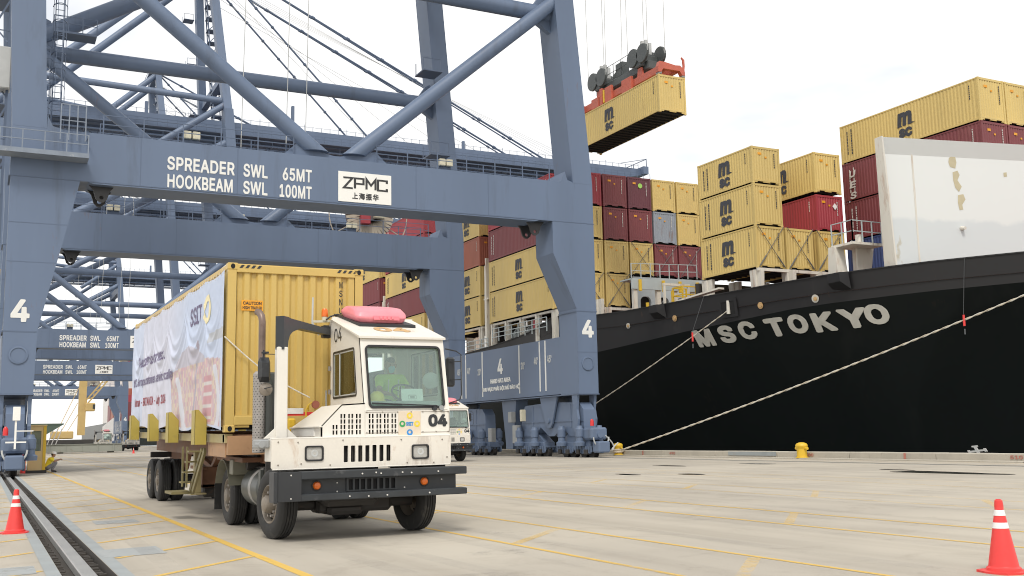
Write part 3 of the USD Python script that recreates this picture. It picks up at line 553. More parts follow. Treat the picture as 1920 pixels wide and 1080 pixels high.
for sx in (34.2, 1.42):
    corner(sx, O+4.2, -1); corner(sx, O+18.7, 1)
    yk = O-1.0
    P('warning_lamp', MB().lathe((sx-.42, yk, 1.95), (0, 0, 1), [(.02, 0), (.12, 0), (.12, .3), (.05, .42), (0, .43)], 14), 'red_lens', smooth=30)
    P('anchor_arm', MB().yz([(O+.2, 4.0), (O+.9, 4.0), (O+.75, 3.0), (O+.9, 2.4), (O+.75, 1.6), (O+.35, 1.6), (O+.2, 2.4), (O+.35, 3.0)], sx-.72, sx-.55).yz([(O+.2, 4.0), (O+.9, 4.0), (O+.75, 3.0), (O+.9, 2.4), (O+.75, 1.6), (O+.35, 1.6), (O+.2, 2.4), (O+.35, 3.0)], sx+.55, sx+.72), 'crane_blue')
    P('drive_housing', MB().cbox(sx-.6, sx+.6, O-1.2, O-.1, 1.1, 1.85, .12).cyl((sx, O-1.3, 1.4), (sx, O-.9, 1.4), .2, n=14), 'crane_blue', smooth=30)
    t = np.linspace(0, math.pi, 14)
    P('hose', MB().tube([(sx-.55+1.1*k/13*0+(.55-.55*math.cos(a)), O-1.35, 1.25-.62*math.sin(a)) for k, a in enumerate(t)], .045), 'galvanised', smooth=30)
    m = MB()
    for s in (-1, 1): m.yz([(O+10.4+s*.3-.9, 3.95), (O+10.4+s*.3+.9, 3.95), (O+10.4+.55, .5), (O+10.4-.55, .5)], sx-.45+s*.02, sx+.45-s*.02)
    P('storm_pin_column', m, 'crane_blue')
    for (y, z0, z1, w_, m_) in ((O+8.6, .9, 2.15, .62, 'steel_grey'), (O+9.3, 2.35, 3.1, .5, 'steel_grey'), (O+12.6, 1.0, 2.0, .6, 'steel_grey'), (O+7.6, 2.4, 3.2, .22, 'lamp_cream')):
        P('cabinet', MB().cbox(sx-.98, sx-.6, y-w_/2, y+w_/2, z0, z1, .03), m_)
t = np.linspace(0, 1, 16)
P('hose', MB().tube([(34.6+1.0*a+.28*math.sin(a*6.0), O-1.2, 1.35-.9*math.sin(a*2.6)) for a in t], .045), 'galvanised', smooth=30)
m = MB().bar((1.42, O-1.5, 1.3), (1.42, O-1.5, 3.1), .09); m.bar((1.42, O-1.5, 2.15), (2.2, O-1.5, 2.15), .05); m.bar((1.0, O-1.5, 1.62), (1.9, O-1.5, 1.62), .07); P('signal_post', m, 'notice_white')
P('notice', MB().cbox(1.27, 1.60, O-1.62, O-1.56, 2.65, 3.3, .01), 'notice_white')
# writing
def front_text(t, x, z, h, y, m='white_mark', parent=None, w=None, space=3, name='lettering', font='sans', stroke=3):
    p = text_poly(t, h, stroke=stroke, space=space, font=font); x0, _, x1, _ = p.bounds
    p = affinity.scale(p, w/(x1-x0), 1, origin=(0, 0)) if w else p
    mb = MB().plate(p, (x-p.bounds[0], y, z), (1, 0, 0), (0, 0, 1), .018); return cr.part(name, mb, m, parent=parent)
pb = cr.path+'/portal_beam'
for t, x, z, w_ in (('SPREADER', 8.25, 15.98, 3.58), ('SWL', 12.32, 15.98, 1.35), ('65MT', 14.52, 15.98, 1.68), ('HOOKBEAM', 8.28, 14.98+.02, 3.47), ('SWL', 12.32, 15.0, 1.35), ('100MT', 14.35, 15.0, 1.85)):
    front_text(t, x, z+.06, .68, O+.008, parent=pb, w=w_)
sg = cr.part('sign_panel', MB().box(17.76, 21.0, O-.03, O+.008, 15.08, 16.86), 'notice_white', parent=pb)
zp = []
for i, ch_ in enumerate(([(.0, 1), (.72, 1), (.05, .0), (.75, 0)], [(.0, 0), (.0, 1), (.68, 1), (.68, .48), (.06, .48)], [(.0, 0), (.0, 1), (.36, .42), (.72, 1), (.72, 0)], [(.72, .74), (.72, 1), (.0, 1), (.0, 0), (.72, 0), (.72, .22)])):
    from shapely.geometry import LineString
    zp.append(affinity.translate(LineString(ch_).buffer(.085, cap_style=2, join_style=2), i*.92, 0))
zp = fit_poly(union_all(zp), w=2.82, h=.84)
cr.part('lettering', MB().plate(zp, (19.38, O-.03, 16.27), (1, 0, 0), (0, 0, 1), .014), 'lug_black', parent=pb)
cr.part('lettering', MB().plate(fit_poly(text_poly('上海振华', 1, font='cjk', stroke=3, space=14), h=.40, w=1.62), (19.4, O-.03, 15.46), (1, 0, 0), (0, 0, 1), .014), 'lug_black', parent=pb)
for x in (1.42, 34.28): cr.part('number', MB().plate(fit_poly(text_poly('4', 1, stroke=4), h=1.15, w=.86), (x, O, 8.12), (1, 0, 0), (0, 0, 1), .02), 'white_mark')
XS = 33.52
def side_text(t, y, z, h, w=None, stroke=3): return MB().plate(fit_poly(text_poly(t, 1, stroke=stroke), h=h, w=w), (XS, y, z), (0, -1, 0), (0, 0, 1), .02)
yc = O+11.25
P('number', side_text('4', yc, 6.45, 1.15, .85), 'white_mark')
P('lettering', side_text('HARD HAT AREA', yc, 5.42, .33, 3.3, 5), 'white_mark'); P('lettering', side_text('KHU VỰC PHẢI ĐỘI MŨ BẢO HỘ', yc, 4.86, .42, 6.1, 5), 'white_mark')
for s in (-1, 1):
    for d, t in ((3.05, "20'"), (6.1, "40'"), (6.9, "45'")):
        y = yc+s*d; z0 = 4.35
        P('gauge_stripe', MB().box(XS-.02, XS, y-.07, y+.07, z0, 7.72), 'white_mark')
        P('lettering', side_text(t, y+s*.0+(.55 if (t == "40'") == (s < 0) else -.55)*(1), 6.45 if t != "20'" else 6.25, .5, .55, 2), 'galvanised')
# hose reel on the far portal beam
rx, rz, ry = 27.2, 19.35, O+21.9
reel = P('cable_reel', MB().lathe((rx, ry, rz), (0, 1, 0), [(.2, 0), (2.0, 0), (2.0, .12), (.2, .12)], 40), 'reel_brown', smooth=30)
for k in range(36):
    a = k*2*math.pi/36; m = MB(); m.bar((rx+.5*math.cos(a), ry-.14, rz+.5*math.sin(a)), (rx+2.0*math.cos(a), ry-.14, rz+2.0*math.sin(a)), .07, .24); cr.part('reel_vane', m, 'reel_tan', parent=reel)
m = MB()
for k in range(12):
    a = k*2*math.pi/12; m.bar((rx+1.9*math.cos(a), ry+.2, rz+1.9*math.sin(a)), (rx+3.3*math.cos(a), ry+.2, rz+3.3*math.sin(a)), .07)
for k in range(40):
    a, b = k*2*math.pi/40, (k+1)*2*math.pi/40; m.bar((rx+3.3*math.cos(a), ry+.2, rz+3.3*math.sin(a)), (rx+3.3*math.cos(b), ry+.2, rz+3.3*math.sin(b)), .07)
cr.part('reel_rim', m, 'reel_tan', parent=reel)
cr.part('reel_motor', MB().cbox(rx+.25, rx+1.1, ry-.8, ry-.2, rz-.35, rz+.15, .06), 'lamp_cream', parent=reel)
cr.part('reel_gear', MB().cbox(rx-.9, rx-.1, ry-.7, ry-.2, rz-.9, rz-.1, .06), 'container_red', parent=reel)
for n, (yy_, dx, lab) in enumerate(((160.4, .95, 'blue-grey crane second from the camera, its beam just above the banner\'s far edge'), (222.9, 1.78, 'third blue-grey crane away, its lettered beam right below the second crane\'s'), (325, 2.9, 'farthest blue-grey crane, its lettered beam lowest behind the left leg'))):
    copy(cr.path, 'quay_crane', lab, 'crane', (dx, yy_, 0), 'ship-to-shore cranes along the quay')
#@@PART2@@
# ------------------------------------------------------------------ ship
def interp(tab, x): t = sorted(tab); return float(np.interp(x, [a for a, b in t], [b for a, b in t]))
XD = [(400, 41.6), (110, 41.6), (93, 41.7), (85, 41.9), (76, 42.4), (69.3, 43.08), (64.8, 43.56), (58.8, 44.02), (49.8, 44.78), (46.6, 45.26), (43.2, 46.42), (40.9, 47.32), (38.5, 48.71), (36.9, 49.64), (33.5, 51.9), (29, 55.4), (26, 58.5), (24.5, 60.4), (23.8, 62.0)]
ZD = [(400, 9.2), (110, 9.2), (93, 9.33), (85, 9.7), (80, 10.25), (76, 11.2), (73, 11.0), (69, 10.62), (23, 10.7)]
ZK = [(400, 6.6), (90, 7.0), (71.8, 7.75), (61, 8.45), (50, 8.95), (37, 9.1), (23, 9.3)]
FL = [(400, 0.0), (110, 0.02), (90, .08), (75, .30), (60, .60), (45, .50), (37, .62), (30, .70), (23.8, .55)]   # flare, m per m, below the knuckle
CL = 62.0
def hull_x(y, z):
    zk, zd, s = interp(ZK, y), interp(ZD, y), interp(FL, y); xd = interp(XD, y); xk = xd+.12*min(1, s*2)*(zd-zk)
    if z >= zk: return xd+(xk-xd)*(zd-z)/max(zd-zk, .1)
    d = zk-z; return min(xk+s*d*(1-.018*d)+.012*s*d*d, CL-.15)
ship = Thing('container_ship', 'black-hulled container ship moored along the quay, seen from its bow', 'ship', (CL, 60, 0))
ys = A([23.8, 24.5, 26, 27.5, 29, 31, 33.5, 36, 38.5, 41, 43.2, 45, 47, 50, 53, 56, 60, 64, 67, 70, 72, 74, 76, 78, 80, 83, 87, 93, 102, 115, 140, 180, 240])
def strip(zf, side):
    rows = [[(hull_x(y, z) if side < 0 else 2*CL-hull_x(y, z), y, z) for z in zf(y)] for y in ys]; n = len(rows[0]); V = [p for r in rows for p in r]
    F = [(i*n+k, i*n+k+1, (i+1)*n+k+1, (i+1)*n+k) for i in range(len(rows)-1) for k in range(n-1)]
    return V, [f[::-1] if side > 0 else f for f in F]
m = MB()
for s in (-1, 1): m.add(*strip(lambda y: np.linspace(-6, interp(ZK, y), 16), s))
m.add([(41.6, 240, -6), (2*CL-41.6, 240, -6), (2*CL-41.6, 240, 9.2), (41.6, 240, 9.2)], [(3, 2, 1, 0)]); ship.part('hull', m, 'hull_black', smooth=30)
m = MB()
for s in (-1, 1): m.add(*strip(lambda y: np.linspace(interp(ZK, y), interp(ZD, y), 4), s))
bul = ship.part('bulwark', m, 'hull_band', smooth=30)
m = MB()
for s in (-1, 1):      # rail cap and inner face
    V = []
    for y in ys:
        x, z = hull_x(y, interp(ZD, y)), interp(ZD, y); i = .12
        V += [(x-.06, y, z), (x-.06, y, z+.07), (x+.3, y, z+.07), (x+.3, y, z-1.1)]
    V = [(p[0] if s < 0 else 2*CL-p[0], p[1], p[2]) for p in V]; F = [(i*4+k, i*4+k+1, (i+1)*4+k+1, (i+1)*4+k) for i in range(len(ys)-1) for k in range(3)]
    m.add(V, F)
ship.part('bulwark_cap', m, 'hull_band', parent=bul)
V = []; zdk = lambda y: interp(ZD, y)-1.05
for y in ys: V += [(hull_x(y, interp(ZD, y))+.05, y, zdk(y)), (2*CL-hull_x(y, interp(ZD, y))-.05, y, zdk(y))]
ship.part('deck', MB().add(V, [(2*i, 2*i+1, 2*i+3, 2*i+2) for i in range(len(ys)-1)]), 'deck_paint')
def on_hull(poly, y0, z0, out=.05, hz=1.0, rise=0.0):
    """print lettering on the flared side: +u runs towards the bow (-y)"""
    mb = MB()
    for g in getattr(poly, 'geoms', [poly]):
        e = trimesh.creation.extrude_polygon(g, .04, engine='earcut'); V = A(e.vertices); Y = y0-V[:, 0]; Z = z0+V[:, 1]+rise*V[:, 0]
        mb.add(np.stack([[hull_x(y, z)-out-w_ for y, z, w_ in zip(Y, Z, V[:, 2])], Y, Z], -1), A(e.faces))
    return mb
# ship's name, letter by letter
def hull_hit(px, py):
    d = fw+rv*(px-960)/FPX-uv_*(py-540)/FPX; o = A([0, 0, HGT]); ts = np.linspace(30, 110, 4001); p = o+ts[:, None]*d
    for q in p:
        if 24 < q[1] < 120 and q[0] > hull_x(q[1], q[2]): return q
for ch_, (xl, yl), (xr, yr), (xt, yt) in (('M', (1313, 650), (1344, 647), (1300, 622)), ('S', (1357, 642), (1384, 640), (1345, 615)), ('C', (1393, 633), (1422, 630), (1384, 610)), ('T', (1458, 629), (1467, 629), (1433, 601)),
        ('O', (1486, 622), (1519, 620), (1477, 597)), ('K', (1533, 620), (1570, 615), (1522, 592)), ('Y', (1596, 613), (1609, 610), (1571, 584)), ('O', (1630, 604), (1668, 600), (1623, 578))):
    a, t = hull_hit(xl, yl), hull_hit(xt, yt); h = t[2]-a[2]; p = text_poly(ch_, 1, stroke=6); x0, y0, x1, y1 = p.bounds
    b = hull_hit(xr, yr); wd = {'M': 1.62, 'T': 1.50, 'Y': 1.62}.get(ch_, max(1.25, a[1]-b[1]))
    p = fit_poly(p, w=wd*1.07, h=1.16); cy = {'T': t[1]-.75, 'Y': t[1]-.81, 'M': t[1]-.81}.get(ch_, (t[1]+b[1])/2)
    ship.part('name_letter', on_hull(p, cy, (a[2]+t[2])/2), 'hull_letter')
p = Polygon([(-.1, -.12), (-.5, -.42), (-.62, -.2), (-.62, .2), (-.5, .12), (-.1, .12)])
cross = union_all([sbox(-.55, -.1, .55, .1), sbox(-.1, -.55, .1, .55), sbox(-.62, -.2, -.46, .2), sbox(.46, -.2, .62, .2), sbox(-.2, .46, .2, .62), sbox(-.2, -.62, .2, -.46)])
q = hull_hit(1835, 847); 
ship.part('thruster_mark', on_hull(affinity.rotate(affinity.scale(cross, .75, .5), 8), q[1], q[2]+.05), 'reflect_white')
for px, py, m_, r in ((1179, 611, 'hull_letter', .21), (1266, 597, 'ochre_worn', .22), (1427, 573, 'ochre_worn', .22), (1530, 560, 'hull_letter', .25)):
    q = hull_hit(px, py); ship.part('mooring_chock', on_hull(Point(0, 0).buffer(r), q[1], q[2], .03), m_); ship.part('chock_opening', on_hull(Point(.05, -.02).buffer(r*.5), q[1], q[2], .1), 'ochre_worn')
q = hull_hit(1367, 578)
ship.part('fairlead_frame', on_hull(sbox(-.85, -.62, .85, .62).difference(sbox(-.62, -.45, .62, .45)), q[1], q[2], .05), 'hull_band'); ship.part('fairlead_opening', on_hull(sbox(-.62, -.45, .62, .45), q[1], q[2], .03), 'dark_void')
FAIR = A([hull_x(q[1], q[2])-.1, q[1]-.15, q[2]-.1])
ship.part('fairlead_roller', MB().cyl((FAIR[0], FAIR[1]+.1, FAIR[2]-.3), (FAIR[0], FAIR[1]+.1, FAIR[2]+.6), .12, n=12), 'ship_white', smooth=30)
for px, py in ((1578, 536), (1236, 577)):
    q = hull_hit(px, py); y, z = q[1], interp(ZD, q[1]); x = hull_x(y, z)
    ship.part('bulwark_pocket', MB().hull([(x-.02, y-.7, z), (x-.02, y+.7, z), (x-.55, y-.5, z), (x-.55, y+.5, z), (x+.15, y-.7, z-1.0), (x+.15, y+.7, z-1.0), (x-.5, y-.5, z-.55), (x-.5, y+.5, z-.55)]), 'hull_band')
# breakwater, V-shaped, pointing to the bow
BW = [(46.75, 43.1), (56.0, 41.0), (62.0, 39.8)]
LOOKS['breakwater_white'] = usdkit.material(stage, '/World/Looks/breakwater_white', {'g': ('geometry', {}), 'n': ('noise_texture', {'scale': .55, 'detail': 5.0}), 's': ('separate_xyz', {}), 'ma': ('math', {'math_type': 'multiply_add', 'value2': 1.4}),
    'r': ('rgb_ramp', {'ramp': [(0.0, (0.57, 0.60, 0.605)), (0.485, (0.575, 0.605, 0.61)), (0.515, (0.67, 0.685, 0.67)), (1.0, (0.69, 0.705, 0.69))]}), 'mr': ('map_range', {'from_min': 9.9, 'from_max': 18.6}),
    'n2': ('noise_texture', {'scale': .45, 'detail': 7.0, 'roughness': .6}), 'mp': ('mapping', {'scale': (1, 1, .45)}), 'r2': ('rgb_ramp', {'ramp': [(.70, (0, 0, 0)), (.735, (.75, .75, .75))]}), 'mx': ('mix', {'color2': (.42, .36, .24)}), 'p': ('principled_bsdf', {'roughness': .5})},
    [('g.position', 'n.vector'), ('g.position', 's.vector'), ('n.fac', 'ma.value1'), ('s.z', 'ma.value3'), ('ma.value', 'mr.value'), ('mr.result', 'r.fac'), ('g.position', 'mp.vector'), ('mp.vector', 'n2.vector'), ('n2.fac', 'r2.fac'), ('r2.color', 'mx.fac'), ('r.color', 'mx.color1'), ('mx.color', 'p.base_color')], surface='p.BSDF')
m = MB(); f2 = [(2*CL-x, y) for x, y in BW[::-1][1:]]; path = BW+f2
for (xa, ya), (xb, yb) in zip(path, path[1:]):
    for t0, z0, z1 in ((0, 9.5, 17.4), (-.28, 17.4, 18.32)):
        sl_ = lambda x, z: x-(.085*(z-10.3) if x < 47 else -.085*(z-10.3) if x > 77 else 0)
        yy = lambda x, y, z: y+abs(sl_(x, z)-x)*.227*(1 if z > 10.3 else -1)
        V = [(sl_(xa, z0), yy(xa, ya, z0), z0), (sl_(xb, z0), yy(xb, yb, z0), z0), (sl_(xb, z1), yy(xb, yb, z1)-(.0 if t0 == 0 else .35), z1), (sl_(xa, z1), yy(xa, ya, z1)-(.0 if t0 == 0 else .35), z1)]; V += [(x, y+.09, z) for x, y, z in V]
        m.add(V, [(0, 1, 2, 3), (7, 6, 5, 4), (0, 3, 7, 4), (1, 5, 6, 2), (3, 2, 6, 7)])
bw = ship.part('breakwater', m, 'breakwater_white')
m = MB(); m.hull([(46.80, 43.02, 9.6), (46.92, 43.02, 9.6), (46.02, 42.75, 18.33), (46.14, 42.75, 18.33), (46.92, 43.95, 9.6), (46.80, 43.95, 9.6), (46.02, 43.3, 18.3), (46.14, 43.3, 18.3)]); ship.part('stiffener_edge', m, 'ship_white', parent=bw)
def on_wall(px, py):
    d = fw+rv*(px-960)/FPX-uv_*(py-540)/FPX; o = A([0, 0, HGT]); n_ = A([2.1, 9.25, 0]); t_ = ((A([46.75, 43.1, 0])-o)@n_)/(d@n_); return o+d*t_
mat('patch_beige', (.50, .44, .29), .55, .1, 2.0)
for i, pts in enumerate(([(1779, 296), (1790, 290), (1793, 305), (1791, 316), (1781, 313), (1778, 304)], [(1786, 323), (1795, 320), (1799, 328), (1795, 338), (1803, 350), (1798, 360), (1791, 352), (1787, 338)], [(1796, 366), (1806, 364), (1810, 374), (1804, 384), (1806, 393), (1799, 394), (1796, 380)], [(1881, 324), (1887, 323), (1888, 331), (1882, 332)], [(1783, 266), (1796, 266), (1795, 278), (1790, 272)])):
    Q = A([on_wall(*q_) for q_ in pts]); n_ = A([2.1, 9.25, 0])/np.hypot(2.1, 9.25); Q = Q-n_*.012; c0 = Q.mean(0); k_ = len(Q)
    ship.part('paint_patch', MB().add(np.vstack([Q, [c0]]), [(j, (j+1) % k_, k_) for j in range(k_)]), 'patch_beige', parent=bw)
q_ = on_wall(1803, 428); ship.part('wall_lamp', MB().cyl(q_, q_-A([.05, .3, .05]), .14, .1, n=12), 'ship_white', parent=bw, smooth=30)
for k in range(5):
    x = 48.3+k*2.4; y = np.interp(x, [46, 56, 62], [43.1, 41.0, 39.8])+.1; ship.part('stiffener', MB().yz([(y, 9.6), (y+1.0, 9.6), (y, 17.9)], x, x+.12), 'ship_white', parent=bw)
# deck gear that shows above the bulwark
def pedestal(x, y, z0, z1, w1=.42, w2=1.15, m_='ship_white'):
    ship.part('deck_pedestal', MB().yz([(y-w2/2, z1), (y+w2/2, z1), (y+w2/2, z1-.18), (y+w1, z0), (y-w1, z0), (y-w2/2, z1-.18)], x, x+.28).yz([(y-.12, z1-.02), (y+.12, z1-.02), (y+.12, z0), (y-.12, z0)], x-.12, x), m_)
for x, y in ((45.8, 54.2), (45.8, 59.5), (48.3, 53.9), (50.9, 53.9), (53.4, 53.9), (48.3, 59.6), (50.9, 59.6)): pedestal(x, y, zdk(y), 12.15)
for k in range(5): pedestal(42.25, 75.7+k*2.95 if k < 5 else 0, zdk(80), 11.78, .3, .8)
for y in (90.2, 96, 101.4, 104.5, 110, 115.8): pedestal(42.25, y, 8.0, 11.78, .3, .8)
for x, y in ((44.6, 75.6), (47.3, 75.6), (49.9, 75.4), (43.8, 71.2)): pedestal(x, y, 9.4, 12.15)
for g_ in ((42.2, 57.6, 75.5, 75.75, 11.95, 12.18), (45.7, 53.9, 53.75, 53.95, 12.02, 12.22), (42.2, 42.5, 75.8, 87.6, 11.6, 11.78), (42.2, 42.5, 89.6, 101.8, 11.6, 11.78)): ship.part('deck_girder', MB().box(*g_), 'ship_white')
hs = Polygon([(49.9, 9.4), (57.8, 9.4), (57.8, 14.9), (49.9, 14.9)])
for k in range(4): hs = hs.difference(sbox(50.6+k*1.9, 9.8, 51.7+k*1.9, 13.2).buffer(-.45).buffer(.45))
ship.part('lashing_bridge', MB().xz(hs, 75.1, 75.35), 'ship_grey')
for y in (88.6, 102.9, 117.2):
    hs = Polygon([(42.1, 8.0), (60, 8.0), (60, 18.2), (42.1, 18.2)])
    for z in (12.3, 14.9):
        for k in range(7): hs = hs.difference(sbox(42.35+k*2.5, z-3.3 if z < 13 else z, 44.0+k*2.5, z+2.6 if z > 13 else z+2.0).buffer(-.3).buffer(.3))
    ship.part('bridge_post', MB().cbox(42.05, 42.45, y-.25, y+.15, 8.2, 17.5, .03), 'ship_white'); ship.part('bridge_post', MB().cbox(43.0, 43.3, y-.25, y+.15, 8.2, 14.2, .03), 'ship_white'); ship.part('lashing_bridge', MB().xz(hs, y-.2, y).box(42.1, 60, y-.6, y+.4, 14.2, 14.35), 'ship_white')
m = MB().xz([(44.6, 12.55), (50.9, 12.55), (50.9, 13.5), (44.6, 13.3)], 67.3, 67.45); m.box(44.6, 50.9, 67.45, 69.0, 13.3, 13.4); wp = ship.part('winch_platform', m, 'ship_grey')
def srail(p0, p1, n, h=1.15, r=.05, mats='ship_grey', bars=(.5, 1)):
    p0, p1 = A(p0, float), A(p1, float); m = MB()
    for k in range(n+1): q = p0+(p1-p0)*k/n; m.bar(q, q+A([0, 0, h]), r*1.2)
    for b in bars: m.bar(p0+A([0, 0, h*b]), p1+A([0, 0, h*b]), r)
    return m
ship.part('railing', srail((44.6, 67.35, 13.4), (50.9, 67.35, 13.6), 7), 'ship_grey', parent=wp)
for x in (44.8, 47, 48.6, 50.3):
    ship.part('platform_post', MB().box(x, x+.35, 67.4, 67.7, 9.5, 12.6), 'ship_white', parent=wp)
    ship.part('fender_guard', MB().cyl((x+.5, 67.2, 12.4), (x+.5, 67.2, 13.3), .14, n=10), 'safety_yellow', parent=wp, smooth=30)
for x, z0, z1 in ((47.9, 9.6, 12.4), (50.2, 9.6, 12.2), (45.5, 9.5, 11.4)): ship.part('yellow_post', MB().cyl((x, 66.6, z0), (x, 66.6, z1), .13, n=10), 'safety_yellow', smooth=30)
m = MB()
for x in (45.2, 46.4):
    m.bar((x, 61.6, 9.5), (x, 61.6, 12.0), .1); m.bar((x, 62.8, 9.5), (x, 62.8, 12.0), .1)
for z in (10.8, 11.4, 12.0): m.bar((45.2, 61.6, z), (46.4, 61.6, z), .08); m.bar((45.2, 62.8, z), (46.4, 62.8, z), .08); m.bar((45.2, 61.6, z), (45.2, 62.8, z), .08)
ship.part('ladder_cage', m, 'safety_yellow')
ship.part('davit_frame', MB().bar((45.0, 63.6, 9.6), (45.0, 63.6, 12.5), .16).bar((47.2, 63.6, 9.6), (47.2, 63.6, 12.5), .16).bar((44.9, 63.6, 12.4), (47.3, 63.6, 12.4), .18), 'ship_white')
ship.part('gangway_step', MB().bar((44.3, 60.9, 10.75), (44.8, 56.6, 11.15), .5, .12), 'ship_white')
wl = MB().box(45.7, 48.2, 45.2, 47.0, 12.35, 12.5); wl.hull([(45.6, 46.4, 10.5), (46.4, 46.4, 10.5), (45.6, 47.3, 10.5), (46.4, 47.3, 10.5), (45.55, 46.6, 12.4), (46.3, 46.6, 12.4), (45.55, 47.1, 12.4), (46.3, 47.1, 12.4)]); wl.hull([(47.0, 46.2, 10.5), (48.0, 46.2, 10.5), (47.0, 46.6, 10.5), (48.0, 46.6, 10.5), (47.0, 46.2, 12.4), (48.4, 46.2, 12.4), (47.0, 46.6, 12.4), (48.4, 46.6, 12.4)])
wg = ship.part('lookout_platform', wl, 'ship_white')
m = srail((45.75, 45.25, 12.5), (48.15, 45.25, 12.5), 3, 1.3); m.add(*srail((45.75, 45.25, 12.5), (45.75, 46.95, 12.5), 2, 1.3).arr()); ship.part('railing', m, 'ship_grey', parent=wg)
ship.part('lamp', MB().cyl((46.6, 45.6, 12.5), (46.6, 45.6, 13.0), .22, n=12), 'ship_white', parent=wg, smooth=30)
for y0, y1, n in ((76.5, 87, 8), (88, 101, 9), (103, 116, 9)): ship.part('railing', srail((42.0, y0, interp(ZD, (y0+y1)/2)), (42.0, y1, interp(ZD, (y0+y1)/2)), n, 1.2, .06, bars=(.33, .66, 1)), 'ship_grey')
for y in (81.5, 84): ship.part('mooring_winch', MB().cyl((43.2, y-.5, 10.4), (43.2, y+.5, 10.4), .5, n=16).cyl((43.2, y-.55, 10.4), (43.2, y-.45, 10.4), .75, n=16), 'ship_grey', smooth=30)
ship.part('fire_hose_box', MB().box(42.4, 42.7, 78.9, 79.7, 10.6, 11.4), 'container_red')
ship.part('hold_front', MB().box(45.9, 62, 60.6, 61.0, 8.4, 12.1), 'chassis_dark'); ship.part('hold_front', MB().box(43.2, 62, 88.0, 88.3, 8, 11.7), 'chassis_dark')
ship.part('deckhouse_front', MB().box(46.9, 60, 77.2, 77.4, 9, 15.1), 'chassis_dark')
for px, py in ((1745, 497), (1880, 481)):
    d = fw+rv*(px-960)/FPX-uv_*(py-540)/FPX; q = A([0, 0, HGT])+d*((10.7-HGT)/d[2]); t = np.linspace(0, math.pi, 9)
    ship.part('bollard_loop', MB().tube([(q[0]+.5, q[1]+.55*math.cos(a), 10.45+.42*math.sin(a)) for a in t], .06), 'safety_yellow', smooth=30)

# ------------------------------------------------------------------ shipping containers
def logo_poly():
    m_ = fit_poly(text_poly('m', 1, stroke=7), w=1.0, h=.92); s_ = fit_poly(text_poly('sc', 1, stroke=6), w=.92, h=.62)
    tail = union_all([Polygon([(-.56, -.5), (-.2, -.5), (-.28, -.40), (-.5, -.40)]), Polygon([(.28, -.5), (.70, -.42), (.50, -.36), (.3, -.38)])])
    return union_all([affinity.skew(affinity.translate(m_, 0, 0), 5), affinity.translate(tail, 0, .02), affinity.translate(s_, .0, -.92)])
LOGO = affinity.scale(affinity.translate(logo_poly(), 0, .35), 1.25, 1.06, origin=(0, 0))
def corr(n, L, d=.029):
    """trapezoid profile along a panel of length L: (position, depth) pairs"""
    p = L/n; out = []
    for k in range(n): out += [(k*p, 0), (k*p+.28*p, 0), (k*p+.5*p, d), (k*p+.78*p, d)]
    return out+[(L, 0)]
def panel(prof, z0, z1, o, u, inward):
    """corrugated sheet standing on o, running along u, ridges pushed inward"""
    o, u, w_ = A(o, float), A(u, float), A(inward, float); n = len(prof); V = [o+u*s+w_*d+A([0, 0, z]) for z in (z0, z1) for s, d in prof]
    return MB().add(V, [(k, k+1, n+k+1, n+k) for k in range(n-1)])
PROTO = {}
